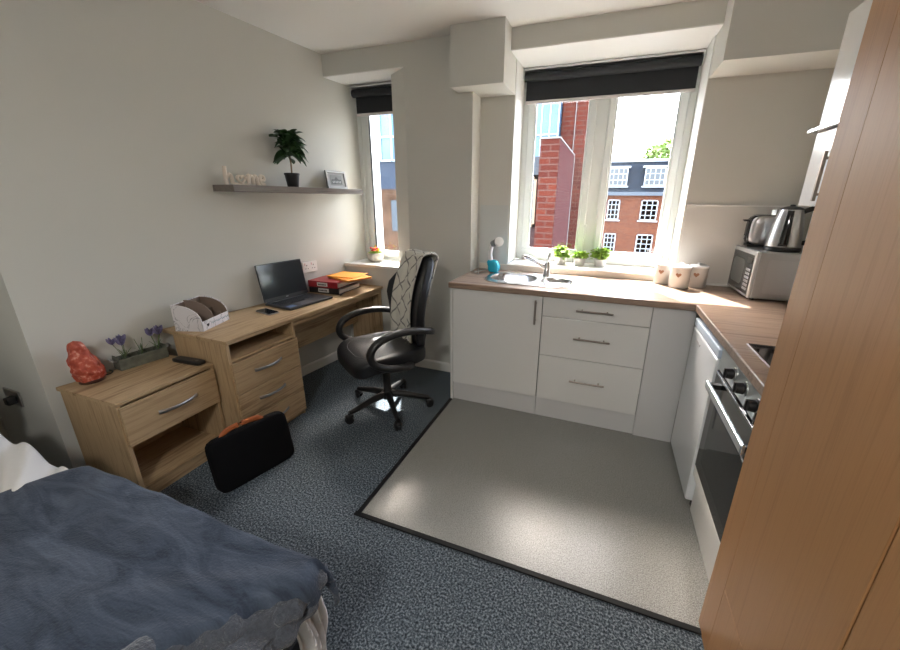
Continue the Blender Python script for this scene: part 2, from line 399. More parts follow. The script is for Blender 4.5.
# oven
ov=empty('built_in_oven',(1.5,-.83,0),0,'built-in electric oven with black glass door under the hob','oven')
MB().box(.022,.58,-.272,.275,.16,.865).build('carcass',matw,ov)
MB().box(.0,.02,-.272,.275,.762,.866).build('control_panel',plain('panel_silver',(.55,.58,.58),.3,.6),ov,bevel=.003)
od=MB().box(-.004,.018,-.272,.275,.262,.758).build('oven_door',bgloss,ov,bevel=.004)
MB().box(-.0065,-.004,-.20,.20,.33,.62).build('window',plain('oven_window',(.02,.022,.022),.05),od)
MB().box(-.006,-.0035,-.27,.272,.744,.752).build('door_trim',steel,od)
hd=MB().box(-.056,-.042,-.272,.20,.700,.733).build('handle',plain('handle_alu',(.72,.78,.80),.25,.8),od,bevel=.004)
for y in(-.258,.186): MB().box(-.05,-.003,y-.012,y+.012,.706,.727).build('handle_bracket',bplast,hd,bevel=.002)
MB().box(-.002,.02,-.272,.275,.205,.258).build('bottom_trim',trimw,ov,bevel=.003)
MB().box(.02,.036,-.275,.278,.0,.204).build('plinth',trimw,ov,bevel=.002)
for y in(.085,-.04,-.165,-.25):
    T=Matrix.Translation((0,y,.822))@Matrix.Rotation(R(-90),4,'Y')
    k=MB().lathe([(.026,0),(.026,.004),(.0,.005)],20,T).build('knob',steel,ov,smooth=True)
    MB().lathe([(.017,.004),(.021,.008),(.0185,.03),(.0,.031)],20,T).box(-.036,-.028,y-.004,y+.004,.804,.840).build('knob_cap',bplast,k,smooth=True)
# hob
hb=empty('ceramic_hob',(1.82,-.865,.91),0,'black ceramic hob set into the right-hand worktop','hob')
MB().box(-.262,.25,-.24,.235,.0005,.007).build('glass_top',bgloss,hb,bevel=.003)
MB().box(-.266,.254,-.244,.239,.0003,.004).build('edge_trim',steel,hb,bevel=.001)
for x,y,r in((-.13,.11,.085),(-.13,-.12,.07),(.12,.11,.07),(.12,-.12,.085)):
    b=MB()
    for q in(1,.6): b.lathe([(r*q-.002,.0068),(r*q-.002,.0076),(r*q,.0076),(r*q,.0068)],32,Matrix.Translation((x,y,0)),cap=False)
    b.build('cooking_zone',plain('zone_grey%d'%int(abs(x*y)*1e5+r*1e3),(.12,.12,.12),.4),hb)
# wall cabinet
wc=empty('wall_cabinet',(1.743,-.237,1.438),0,'white gloss wall cabinet high above the hob on the right wall','cabinet')
MB().box(.02,WR-1.745,-.875,0,.0,.70).build('carcass',trimw,wc,bevel=.001)
for y0,y1 in((-.43,-.003),(-.873,-.434)):
    d=MB().box(-.001,.019,y0,y1,.002,.285).build('door',gloss,wc,bevel=.0015)
    MB().box(-.033,-.022,y0+.235,y0+.247,.02,.20).box(-.03,0,y0+.237,y0+.245,.04,.05).box(-.03,0,y0+.237,y0+.245,.17,.18).build('handle',bronze,d,bevel=.001)
u=MB().box(-.001,.019,-.873,-.003,.308,.698).build('flap_door',gloss,wc,bevel=.0015)
MB().box(-.028,.012,-.873,.015,.288,.303).build('handle_rail',chrome,wc,bevel=.002)

# wardrobe
wd=empty('wardrobe',(1.455,-1.125,0),0,'tall beech wardrobe with panelled doors at the right edge, nearest the camera','wardrobe')
MB().box(.002,.60,-1.29,0,.0,2.3).build('carcass',ward,wd)
MB().box(-.004,.002,-.108,0,.0,2.3).box(-.004,.002,-1.29,-.108,0,.297).build('face_frame',ward,wd,bevel=.001)
for y0,y1 in((-.536,-.112),(-.965,-.541),(-1.29,-.97)):
    MB().box(-.006,.004,y0,y1,.302,2.28).build('door',ward,wd,bevel=.002)

# ------------------------------------------------------------------ desk side (built in frames near the left wall)
def curved_handle(par,c,L,X):
    """bow handle on a face x = X, along y"""
    b=MB(); n=12; cy,cz=c; pts=[]
    for i in range(n+1):
        t=i/n; pts.append((X+.004+.026*math.sin(PI*t)**.8,cy-L/2+L*t,cz))
    return b.tube(pts,[.0075+.003*abs(1-2*i/n) for i in range(n+1)],8,flat=.45,up=(0,0,1)).build('handle',silver,par,smooth=True)
# bedside: world x front = -1.008, rotated -.02
bd=empty('bedside_cabinet',(-1.01,-1.485,0),.02,'oak bedside cabinet with one drawer above an open shelf','bedside cabinet')
D=.415; W=.466; H=.556
MB().prism([(.006,0),(.006,W),(-D+.04,W),(-D-.03,0)],H-.018,H,'z').build('top',oak,bd,bevel=.0015)
MB().box(-D,0,.0,.018,0,H-.018).build('side_panel',oakz,bd,bevel=.001)
MB().box(-D+.035,0,W-.018,W,0,H-.018).build('side_panel',oakz,bd,bevel=.001)
MB().box(-D+.04,-D+.055,.018,W-.018,.05,H-.018).build('back_panel',oak,bd)
MB().box(-D+.055,-.004,.018,W-.018,.06,.078).build('shelf',oak,bd,bevel=.001)
MB().box(-.03,-.012,.018,W-.018,0,.06).build('plinth',oak,bd)
MB().box(-D+.06,-.02,.02,W-.02,.32,.333).build('drawer_bottom',oak,bd)
d=MB().box(-.004,.014,.006,W-.006,.322,.528).build('drawer',oak,bd,bevel=.002); curved_handle(d,(W/2+.01,.43),.19,.014)
# desk
dk=empty('writing_desk',(-.885,-1.017,0),-.022,'long oak desk with three pedestal drawers and kneehole along the left wall','desk')
L=1.487; H=.703
def bx(y): # wall x in desk frame at desk y
    return wx(-1.017+y)+.885-.022*y+.003
MB().prism([(.008,0),(.008,L),(bx(L)+.008,L),(bx(0)+.008,0)],H-.022,H,'z').build('desktop',oak,dk,bevel=.002)
MB().box(-.44,-.002,.0,.018,0,H-.022).build('side_panel',oakz,dk,bevel=.001)
MB().box(-.42,-.002,.452,.470,0,H-.022).build('side_panel',oakz,dk,bevel=.001)
MB().box(-.34,-.012,L-.022,L-.002,0,H-.022).build('end_panel',oakz,dk,bevel=.001)
MB().box(-.30,-.28,.473,L-.022,.34,H-.022).build('modesty_panel',oak,dk)
MB().box(-.030,-.012,.473,L-.022,H-.062,H-.022).build('front_rail',oak,dk)
MB().box(-.42,-.006,.018,.455,.572,.587).build('open_shelf',oak,dk)
MB().box(-.42,-.405,.018,.455,.04,H-.022).build('back_panel',oak,dk)
MB().box(-.03,-.012,.018,.455,0,.04).build('plinth',oak,dk)
for z0,z1 in((.375,.568),(.205,.371),(.035,.201)):
    d=MB().box(-.004,.014,.006,.468,z0,z1).build('drawer',oak,dk,bevel=.002); curved_handle(d,(.225,(z0+z1)/2+.01),.19,.014)
    MB().box(-.38,-.01,.03,.44,z0+.01,z1-.02).build('drawer_box',oak,d)

# wall shelf (wall frame: x out of wall, y along wall)
PHI=-math.atan(.121)
def wemp(name,X,Y,Z,label,cat,rz=0,group=None):
    return empty(name,wloc(X,Y,Z),PHI+rz,label,cat,group)
sh=wemp('wall_shelf',0,-.565,1.483,'grey wood floating shelf on the left wall beside the slim window','shelf')
MB().box(.002,.215,0,1.12,0,.04).build('shelf_board',shelfm,sh,bevel=.001)
SZ=1.523
# plant
pl=wemp('potted_plant',.085,-.035,SZ,'leafy green plant on a thin stem in a black pot on the shelf','plant')
MB().lathe([(.036,0),(.038,.004),(.050,.085),(.053,.085),(.053,.098),(.047,.098),(.044,.08)],28).build('pot',bplast,pl,smooth=True)
MB().lathe([(0,.085),(.046,.083)],20,cap=False).build('soil',plain('soil',(.03,.02,.012),.9,bump=.5,bscale=60),pl)
MB().tube(smooth_path([(0,0,.08),(.004,0,.15),(-.003,.004,.21),(0,0,.28)],4),.0055,8).build('stem',plain('stem_brown',(.20,.14,.08),.8),pl,smooth=True)
def leaf(b,base,dirv,L,w,droop=.3,roll=0):
    d=Vector(dirv).normalized(); side=d.cross(Vector((0,0,1))); side=side.normalized() if side.length>1e-3 else Vector((1,0,0))
    side=Matrix.Rotation(roll,3,d)@side; up=side.cross(d)
    vs=[];fs=[];n=6
    for i in range(n+1):
        t=i/n; c=Vector(base)+d*L*t-Vector((0,0,1))*droop*L*t*t; ww=w*math.sin(PI*min(1,t*.93+.04))**.7
        for k in(-1,0,1): vs.append(c+side*ww*k*.5+up*(-abs(k)*ww*-.18))
    for i in range(n):
        for k in range(2): fs.append((i*3+k,i*3+k+1,(i+1)*3+k+1,(i+1)*3+k))
    b.add(vs,fs)
b=MB()
for i in range(105):
    a=random.uniform(0,2*PI); el=random.uniform(-.35,1.1); h=random.uniform(.20,.35)
    r0=random.uniform(0,.05)
    leaf(b,(r0*math.cos(a),r0*math.sin(a)-.022,h),(math.cos(a)*math.cos(el),math.sin(a)*math.cos(el),math.sin(el)),random.uniform(.07,.105),random.uniform(.046,.066),random.uniform(.2,.6),random.uniform(-.6,.6))
leafm=plain('dark_leaf',(.035,.085,.028),.38,var=.35,vscale=18)
b.v=[Vector((max(p.x+.015,-.078),p.y,p.z)) for p in b.v]; b.build('foliage',leafm,pl,smooth=True)
# home sign: strokes in y,z (wall frame), thickness x
hm=wemp('home_letters_sign',.085,-.535,SZ,'pale wooden sign of joined letters reading home, with a heart for o','sign')
def stroke(b,pts,r=.0085):
    P=smooth_path([(0,y,z) for y,z in pts],4)
    b.tube(P,r*1.2,8,flat=None,up=(1,0,0))
b=MB()
stroke(b,[(0.012,.0),(.010,.05),(.012,.098)]); stroke(b,[(.012,.035),(.03,.057),(.046,.045),(.048,.012),(.062,.008)])
stroke(b,[(.150,.008),(.150,.055),(.152,.058)]); stroke(b,[(.150,.038),(.165,.056),(.177,.044),(.178,.008)]); stroke(b,[(.178,.038),(.193,.056),(.205,.044),(.207,.010),(.218,.010)])
stroke(b,[(.225,.028),(.252,.034),(.250,.054),(.232,.055),(.222,.03),(.232,.010),(.256,.012)])
stroke(b,[(.06,.008),(.10,.005),(.15,.008)],.006); stroke(b,[(.2,.008),(.24,.008)],.006)
hp_=[(0,y,z) for y,z in heart(.104,.032,.027,26)]
b.tube(hp_,.008,8,closed=True,up=(1,0,0))
b.v=[Vector((p.x*1.4,p.y*1.06,max(p.z*1.12,.0005))) for p in b.v]
b.build('letters',plain('pale_wood',(.78,.69,.59),.6),hm,smooth=True)
# picture
pf=wemp('picture_frame',.06,.315,SZ,'small silver frame holding a grey engraving of a building, on the shelf','picture frame')
lean=Matrix.Rotation(R(-10),4,'Y')@Matrix.Translation((0,0,0))
def yz(b,y0,y1,z0,z1,x0,x1): return b.box(x0,x1,y0,y1,z0,z1,lean)
b=MB(); 
yz(b,0,.215,0,.018,0,.015);yz(b,0,.215,.127,.145,0,.015);yz(b,0,.018,.018,.127,0,.015);yz(b,.197,.215,.018,.127,0,.015)
b.build('frame',plain('frame_silver',(.27,.265,.25),.45,.4),pf,bevel=.002)
yz(MB(),.018,.197,.018,.127,.003,.008).build('mount',plain('mount_card',(.30,.295,.28),.8),pf)
b=MB(); yz(b,.045,.17,.035,.11,.008,.0095); pic=b.build('print',plain('print_paper',(.22,.22,.21),.7),pf)
b=MB(); yz(b,.055,.16,.04,.075,.0095,.0105); b.prism([(.085,.075),(.108,.098),(.13,.075)],.0095,.0105,'x',lean)
b.build('printed_house',plain('ink_grey',(.10,.10,.10),.7),pic)
b=MB()
for i in range(6): yz(b,.062+i*.016,.069+i*.016,.046,.064,.0105,.0112)
b.build('printed_windows',plain('ink_light',(.5,.5,.48),.7),pic)
MB().box(-.05,-.002,.1,.115,.0,.004).tube([(-.045,.107,.002),(-.013,.107,.09)],.004,6).build('stand',bplast,pf)

# wall socket above desk
so=wemp('wall_socket',0,.02,.865,'white double wall socket behind the laptop','socket')
MB().box(.0005,.011,0,.146,0,.086).build('plate',trimw,so,bevel=.003)
for y in(.04,.106):
    b=MB(); b.box(.0108,.0116,y-.004,y+.004,.052,.062).box(.0108,.0116,y-.016,y-.008,.028,.034).box(.0108,.0116,y+.008,y+.016,.028,.034)
    b.build('pin_holes',bplast,so)
    MB().box(.0108,.014,y-.03+.008,y-.015,.058,.076).build('switch',plain('switch_pink%d'%int(y*1e3),(.70,.45,.45),.4),so,bevel=.001)
s2=empty('wall_socket',(-1.90,-1.522,.40),0,'grey metal wall socket on the dark wall above the pillow','socket')
MB().box(0,.146,-.008,0,0,.086).build('plate',silver,s2,bevel=.002)
MB().box(.085,.125,-.045,-.0085,.02,.06).build('plug',bplast,s2,bevel=.006)

# ---------------- desk top items (z .713)
DZ=.7032
# laptop: world corners A(-1.298,-.397) B(-.928,-.437)->C(-1.0,0)
lp=empty('laptop',(-1.272,-.405,DZ),R(-6.5),'open grey-black laptop with a dark screen on the desk','laptop')
# frame: x depth (0 hinge -> .27 front), y width 0->.385
MB().box(0,.27,0,.385,.002,.018).build('base',plain('laptop_dark',(.05,.052,.056),.35,.5),lp,bevel=.004)
kb=MB()
for r in range(5):
    for c in range(14): kb.box(.035+r*.021,.052+r*.021,.025+c*.0215,.043+c*.0215,.018,.0195)
kb.box(.14,.157,.1,.22,.018,.0195); kb.build('keyboard',bmatte,lp)
MB().box(.172,.255,.11,.22,.0178,.0184).build('touchpad',plain('touchpad_grey',(.09,.09,.095),.35),lp)
MB().box(.20,.25,.012,.075,.0178,.0184).build('palm_sticker',plain('sticker_blue',(.16,.24,.40),.4),lp)
TL=Matrix.Translation((.002,0,.02))@Matrix.Rotation(R(-10),4,'Y')
lid=MB().box(-.008,0,0,.385,0,.272,TL).build('lid',plain('lid_dark',(.03,.032,.035),.35),lp,bevel=.003)
MB().box(.0,.0012,.008,.377,.024,.264,TL).build('screen',plain('screen_black',(.018,.022,.027),.12),lid)
MB().box(.0,.0016,.18,.20,.009,.014,TL).build('badge',silver,lid)
MB().tube([(.002,.02,.017),(.002,.365,.017)],.006,8).build('hinge',bplast,lp)
# phone
ph=empty('smartphone',(-1.128,-.517,DZ),R(78),'black smartphone lying face up in front of the laptop','phone')
MB().prism(rrect(-.038,.038,-.082,.082,.01),0,.008,'z').build('case',plain('phone_edge',(.45,.45,.47),.3,.7),ph,bevel=.001)
MB().prism(rrect(-.0355,.0355,-.079,.079,.009),.008,.0087,'z').build('screen',bgloss,ph)
# files
def lever_file(x,y,z,h,rz,name,c,label,lw):
    o=empty(name,(x,y,z),rz,label,'file')
    m=plain(name+'_cover',c,.35)
    # spine faces -y ; width along x .285, depth along y .31
    MB().box(0,.285,.002,.31,0,.003).box(0,.285,.002,.31,h-.003,h).box(0,.285,0,.003,0,h).build('cover',m,o,bevel=.0012)
    MB().box(.006,.279,.02,.30,.004,h*.7).build('paper_block',plain(name+'_paper',(.6,.6,.57),.8),o)
    MB().box(.09,.19,-.001,.0001,h*.2,h*.8).build('spine_label',plain(name+'_label',(.75,.75,.72),.6),o)
    b=MB()
    for i in range(6): b.box(.10+i*.013,.109+i*.013,-.0014,-.0009,h*.36,h*.6)
    b.build('label_print',bmatte,o)
    return o
lever_file(-1.278,.045,DZ,.052,R(3),'black_file',(.012,.012,.014),'black lever arch file at the bottom of the stack on the desk','')
lever_file(-1.276,.036,DZ+.0525,.050,R(2),'red_file',(.28,.012,.02),'red lever arch file lying on top of the black file','')
fo=empty('document_folder',(-1.20,.19,DZ+.1035),R(-20),'orange card folder resting askew on the red file','folder')
b=MB().box(0,.30,0,.235,0,.0015).box(0,.30,0,.235,.012,.0135).box(0,.002,0,.235,0,.0135); b.build('cover',plain('orange_card',(.85,.30,.02),.5),fo)
MB().box(.004,.292,.004,.23,.002,.0115).build('papers',plain('orange_paper',(.80,.42,.12),.8),fo)
fo=empty('document_folder',(-1.19,.14,DZ+.1175),R(2),'orange wallet topmost of the stack of files on the desk','folder')
MB().box(0,.26,0.02,.25,0,.006).build('cover',MATS['orange_card'],fo,bevel=.002)
MB().box(.03,.23,.04,.23,.006,.0065).build('front_panel',plain('orange_light',(.90,.38,.05),.5),fo)
# pen at right of laptop
pn=empty('pen',(-.962,.03,DZ),R(20),'dark pen lying at the corner of the laptop','pen')
T=Matrix.Rotation(R(-90),4,'X')
MB().lathe([(0,0),(.002,.004),(.0045,.015),(.0045,.12),(.004,.125),(0,.126)],10,Matrix.Translation((0,0,.0046))@T).build('barrel',plain('pen_blue',(.03,.03,.07),.4),pn,smooth=True)
MB().box(-.001,.001,.085,.12,.0085,.0105).build('clip',silver,pn)

# organizer: near-left corner about (-1.30,-.99)
mar,n,bb=nt('marble_card'); tc=N(n,'ShaderNodeTexCoord'); t=N(n,'ShaderNodeTexNoise'); t.inputs['Scale'].default_value=9; t.inputs['Detail'].default_value=5; t.inputs['Distortion'].default_value=1.3
n.links.new(tc.outputs['Object'],t.inputs['Vector']); r=N(n,'ShaderNodeValToRGB'); e=r.color_ramp.elements; e[0].position=.485;e[1].position=.51; e.new(.5)
e[0].color=(.74,.72,.74,1);e[1].color=(.22,.21,.24,1);e[2].color=(.74,.72,.74,1); n.links.new(t.outputs['Fac'],r.inputs['Fac']); n.links.new(r.outputs['Color'],bb.inputs['Base Color']); bb.inputs['Roughness'].default_value=.5
og=empty('desk_organizer',(-1.302,-1.0,DZ),R(19),'white marble-patterned desk organizer with curved compartments','desk organizer')
cardin=plain('card_inside',(.23,.17,.13),.7)
OL=.235;OD=.165
def sidep(h0,h1): # profile in x,z: tall at back (x=0), curve down to front
    p=[(0,0),(OD,0),(OD,h0)]
    for i in range(1,11):
        a=R(i*9); p.append((OD*.15+OD*.85*math.cos(a),h0+(h1-h0)*math.sin(a)))
    p.append((0,h1)); return p
MB().prism(sidep(.055,.155),0,.006,'y').build('side_panel',mar,og,bevel=.001)
MB().prism(sidep(.055,.155),OL-.006,OL,'y').build('side_panel',mar,og,bevel=.001)
for y in(.10,): 
    MB().prism(sidep(.05,.16),y,y+.005,'y').build('divider',cardin,og,bevel=.001)
MB().box(.004,OD-.004,.006,OL-.006,0,.005).box(.07,.074,.005,OL-.006,.005,.085).box(.006,OD-.01,.18,.184,.005,.07).build('compartment_board',cardin,og)
MB().prism(sidep(.05,.148),OL-.0075,OL-.0062,'y').build('side_lining',cardin,og)
MB().box(0,.005,.0,OL,0,.155).build('back_panel',mar,og)
MB().box(OD-.005,OD,.0,OL,0,.057).build('front_panel',mar,og,bevel=.001)
MB().box(.0055,.0065,.007,OL-.007,.006,.151).build('lining',cardin,og)
MB().prism([(a,bz) for a,bz in heart(.045,.028,.012)],OD,OD+.0006,'x').build('printed_heart',bmatte,og)
b=MB()
P=smooth_path([(OD+.0005,.075+i*.007,.028+(.007 if i%2 else -.005)+(.006 if i%6==0 else 0)) for i in range(23)],3)
b.tube(P,.0013,5).build('printed_script',plain('print_blue',(.25,.36,.42),.6),og)

# ---------------- bedside items
BZ=.5562
sl=empty('salt_lamp',(-1.375,-1.385,BZ),0,'rough orange-red salt lamp on a dark base on the bedside cabinet','lamp')
MB().lathe([(.047,0),(.05,.003),(.05,.014),(.046,.016),(0,.016)],28).build('base',plain('dark_wood_base',(.06,.02,.015),.4),sl,smooth=True)
sm,n,bb=nt('salt_rock'); tc=N(n,'ShaderNodeTexCoord'); t=N(n,'ShaderNodeTexNoise'); t.inputs['Scale'].default_value=45; t.inputs['Detail'].default_value=6; n.links.new(tc.outputs['Object'],t.inputs['Vector'])
r=N(n,'ShaderNodeValToRGB'); e=r.color_ramp.elements; e[0].position=.35;e[0].color=(.33,.045,.022,1);e[1].position=.74;e[1].color=(.78,.42,.32,1); e.new(.56); e[1].color=(.47,.085,.045,1)
n.links.new(t.outputs['Fac'],r.inputs['Fac']); n.links.new(r.outputs['Color'],bb.inputs['Base Color']); bb.inputs['Roughness'].default_value=.45; bb.inputs['Subsurface Weight'].default_value=.2; bb.inputs['Subsurface Radius'].default_value=(.03,.008,.005)
bp=N(n,'ShaderNodeBump'); bp.inputs['Strength'].default_value=.6; bp.inputs['Distance'].default_value=.004; n.links.new(t.outputs['Fac'],bp.inputs['Height']); n.links.new(bp.outputs['Normal'],bb.inputs['Normal'])
b=MB()
prof=[(.0,0),(.052,.0),(.061,.02),(.062,.045),(.055,.075),(.043,.10),(.036,.125),(.032,.145),(.022,.158),(0,.163)]
def rr_(h):
    for (r0,z0),(r1,z1) in zip(prof,prof[1:]):
        if z0<=h<=z1 and z1>z0: return r0+(r1-r0)*(h-z0)/(z1-z0)
    return 0
vs=[];fs=[];sg=26;nz=22
for k in range(nz+1):
    h=.205*k/nz; rad=max(rr_(h*.163/.205)*.93,.001) if k else .05
    for i in range(sg):
        a=2*PI*i/sg; d=1+.22*noise.noise(Vector((math.cos(a)*1.6,math.sin(a)*1.6,h*22)))+.08*noise.noise(Vector((math.cos(a)*5,math.sin(a)*5,h*60)))
        vs.append((rad*d*math.cos(a)-.07*h,rad*d*math.sin(a)-.10*h,.015+h))
for k in range(nz):
    for i in range(sg): fs.append((k*sg+i,k*sg+(i+1)%sg,(k+1)*sg+(i+1)%sg,(k+1)*sg+i))
fs.append(tuple(nz*sg+i for i in range(sg))); fs.append(tuple(range(sg))[::-1])
b.add(vs,fs).build('salt_rock',sm,sl)
MB().tube(smooth_path([(.0,.048,.008),(.0,.075,.006),(-.03,.10,.004),(-.06,.10,.003)],4),.003,6).build('cable',bplast,sl,smooth=True)
# planter tray
ptm=plain('weathered_green_wood',(.135,.14,.11),.8,var=.3,vscale=30)
pt=empty('flower_trough',(-1.405,-1.262,BZ),PHI+.0,'grey-green wooden trough holding glass bottles of purple crocuses','flower trough')
b=MB().box(-.035,.035,0,.225,0,.006).box(-.040,-.034,0,.225,0,.062).box(.034,.040,0,.225,0,.062).box(-.034,.034,0,.006,0,.075).box(-.034,.034,.219,.225,0,.075)
b.build('tray',ptm,pt,bevel=.002)
for y in(-.004,.229):
    MB().tube(smooth_path([(-.02,y,.05),(-.015,y+(-.018 if y<0 else .018),.062),(.015,y+(-.018 if y<0 else .018),.062),(.02,y,.05)],4),.004,6).build('handle',silver,pt,smooth=True)
cg=thin_glass('bottle_glass',(.85,.9,.88),ior=1.3)
pur=plain('crocus_purple',(.19,.17,.31),.6,var=.3,vscale=60); grn=plain('stem_green',(.10,.16,.05),.6)
for i,y in enumerate((.045,.12,.195)):
    bo=empty('crocus_bottle',(Vector(wloc(0,0,0))-Vector(wloc(0,0,0)))[:],0,['small glass bottle with purple crocuses nearest the salt lamp','small glass bottle with a thin green sprig in the middle of the trough','small glass bottle with purple crocuses nearest the desk'][i],'bottle',None)
    bo.location=pt.matrix_basis@Vector((0,y,.0065)) if 0 else (Matrix.Translation(pt.location)@Matrix.Rotation(PHI,4,'Z'))@Vector((0,y,.0065))
    MB().lathe([(.0,.0),(.018,.0),(.02,.005),(.02,.055),(.009,.078),(.009,.092),(.012,.094)],16,cap=False).build('glass_bottle',cg,bo,smooth=True)
    MB().lathe([(.0,.002),(.016,.003),(.017,.03),(0,.031)],16).build('white_pebbles',plain('pebbles%d'%i,(.6,.6,.58),.6,bump=.8,bscale=150),bo)
    st=MB(); fl=MB()
    for k in range(2 if i==1 else 5):
        a=2*PI*k/3+i; tip=(.022*math.cos(a),.026*math.sin(a)+(.01 if i==2 else -.012),.125+.014*random.random())
        st.tube(smooth_path([(0,0,.03),(tip[0]*.4,tip[1]*.4,.075),tip],3),.0016,5)
        if i!=1:
            for q in range(6):
                c=2*PI*q/6; leaf(fl,tip,(math.cos(c)*.5,math.sin(c)*.5,1),.042,.018,0,c)
    for k in range(4):
        a=k*1.7+i; leaf(st,(0,0,.05),(math.cos(a)*.5,math.sin(a)*.7,1),.07,.006,.2)
    st.build('stems',grn,bo)
    if fl.v: fl.build('blossoms',pur,bo)
# remote
rm=empty('remote_control',(-1.19,-1.03,BZ),R(62),'black television remote control on the bedside cabinet','remote control')
rm.location=(-1.15,-1.058,BZ); rm.rotation_euler.z=R(-86)
MB().sup((0,0,.010),(.026,.102,.0105),8,.28).build('body',bplast,rm,smooth=True)
b=MB()
for r in range(9):
    for c in range(3): b.box(-.016+c*.012,-.008+c*.012,-.065+r*.013,-.058+r*.013,.0185,.0205)
b.build('buttons',plain('button_grey',(.09,.09,.09),.5),rm)
MB().lathe([(.0,.019),(.009,.0195),(.009,.021),(0,.0213)],14,Matrix.Translation((0,.064,0))).build('navigation_pad',plain('pad_grey',(.12,.12,.12),.4),rm)

# ---------------- chair
CH=(-.362,-.285); CR=146
ch=empty('office_chair',(CH[0],CH[1],0),R(CR),'black faux-leather swivel office chair at the desk with looped armrests','office chair')
for k in range(5):
    a=R(-118+72*k-CR); ca,sa=math.cos(a),math.sin(a)
    T=Matrix.Rotation(a,4,'Z')
    b=MB().tube([(.02,0,.12),(.12,0,.11),(.24,0,.085),(.295,0,.075)],[.028,.024,.019,.016],10,flat=.85,T=T)
    lg=b.build('base_leg',bplast,ch,smooth=True)
    cs=MB()
    for s in(-1,1): cs.lathe([(0,0),(.022,0),(.027,.004),(.027,.014),(.02,.018),(0,.018)],16,T@Matrix.Translation((.295,0,.028))@Matrix.Rotation(R(20*s),4,'Z')@Matrix.Rotation(R(90*s),4,'X')@Matrix.Translation((0,0,.004)))
    cs.lathe([(.008,.03),(.008,.075)],8,T@Matrix.Translation((.295,0,0))).sup((0,0,0),(.028,.02,.016),6,.6,T=T@Matrix.Translation((.295,0,.05)))
    cs.build('caster',bplast,lg,smooth=True)
MB().lathe([(.04,.09),(.045,.10),(.045,.135),(.03,.145),(.027,.15),(.027,.28),(.018,.285),(.018,.39)],20).build('gas_lift',bplast,ch,smooth=True)
MB().box(-.09,.09,-.12,.12,.385,.41).tube([(.05,0,.39),(.24,.02,.385),(.27,.02,.39)],.006,8).build('tilt_mechanism',bplast,ch,bevel=.005)
def sd(q):
    x,y,z=q
    z+= -.035*max(0,(y-.12)/.14)**2*1.0 + .018*(abs(x)/.25)**3*(1 if z>0 else .3)
    x*=1-.10*max(0,-y/.25)
    return (x,y,z)
st=MB().sup((0,.025,.445),(.255,.258,.055),14,.38,sd).build('seat',leather,ch,smooth=True)
b=MB(); lp_=[]
for i in range(40):
    a=2*PI*i/40; c,s=math.cos(a),math.sin(a); e=.55
    lp_.append((.195*math.copysign(abs(c)**e,c),  .03+.20*math.copysign(abs(s)**e,s),.4955))
b.tube([Vector(sd((p[0],p[1]-.03,p[2]-.445)))+Vector((0,.03,.445)) for p in lp_],.0025,5,closed=True).build('seam_piping',plain('piping_grey',(.10,.10,.11),.5),st)
def bw(z): # half-width by height above .47
    P=[(0,.20),(.12,.205),(.25,.215),(.36,.245),(.44,.245),(.52,.20),(.60,.165),(.66,.13)]
    for (a,wa),(c,wc_) in zip(P,P[1:]):
        if a<=z<=c: return wa+(wc_-wa)*(z-a)/(c-a)
    return P[0][1] if z<0 else P[-1][1]
def bdf(q):
    x,y,z=q; h=z+.32
    x=x*bw(h)/.2; y+= .045*(abs(x)/.2)**2.2
    z=-.32+(z+.32)*.93; y-= .16*h - .05*math.sin(PI*min(max(h/.66,0),1))
    return (x,y,z)
bk=MB().sup((0,-.225,.79),(.2,.038,.33),16,.34,bdf).build('backrest',leather,ch,smooth=True)
# contrast side inserts
for s in(-1,1):
    MB().sup((0,0,0),(.014,.008,.035),6,.8,T=Matrix.Translation((s*.175,-.235,.93))).build('harness_slot',silver,bk,smooth=True)
MB().tube([(0,-.05,.40),(0,-.2,.40),(0,-.285,.46),(0,-.31,.56)],.022,8,flat=1.6).build('back_bracket',bplast,ch,smooth=True)
for s in(-1,1):
    X=s*.29
    P=smooth_path([(s*.235,-.23,.62),(X-s*.01,-.19,.64),(X,-.08,.665),(X,.06,.665),(X,.17,.63),(X,.215,.565),(X,.19,.50),(X,.10,.452),(X,-.01,.435),(s*.245,-.07,.42)],5)
    n=len(P); ar=MB().tube(P,[.031]*n,12,flat=.72,up=(s,0,0)).build('armrest',bplast,ch,smooth=True)
# blanket on chair
bm_,n,bb=nt('blanket_knit'); uvn=N(n,'ShaderNodeUVMap'); 
def mth(op,a,bv=None):
    m=N(n,'ShaderNodeMath',operation=op)
    for i,q in enumerate((a,bv)):
        if q is None: continue
        if isinstance(q,(int,float)): m.inputs[i].default_value=q
        else: n.links.new(q,m.inputs[i])
    return m.outputs[0]
sx=N(n,'ShaderNodeSeparateXYZ'); n.links.new(uvn.outputs[0],sx.inputs[0])
u5=mth('MULTIPLY',sx.outputs[0],2.0); v5=mth('MULTIPLY',sx.outputs[1],8.0)
def tri(q): return mth('ABSOLUTE',mth('SUBTRACT',mth('FRACT',q),.5))
d1=tri(mth('ADD',u5,v5)); d2=tri(mth('SUBTRACT',u5,v5)); d3=tri(mth('MULTIPLY',v5,1.0))
ln=mth('MAXIMUM',mth('GREATER_THAN',d1,.452),mth('GREATER_THAN',d2,.452))
mix=N(n,'ShaderNodeMix',data_type='RGBA'); mix.inputs[6].default_value=(.62,.60,.53,1); mix.inputs[7].default_value=(.22,.21,.20,1)
n.links.new(ln,mix.inputs[0]); n.links.new(mix.outputs[2],bb.inputs['Base Color']); bb.inputs['Roughness'].default_value=.95
tcn=N(n,'ShaderNodeTexCoord'); tn=N(n,'ShaderNodeTexNoise'); tn.inputs['Scale'].default_value=160; n.links.new(tcn.outputs['Object'],tn.inputs['Vector'])
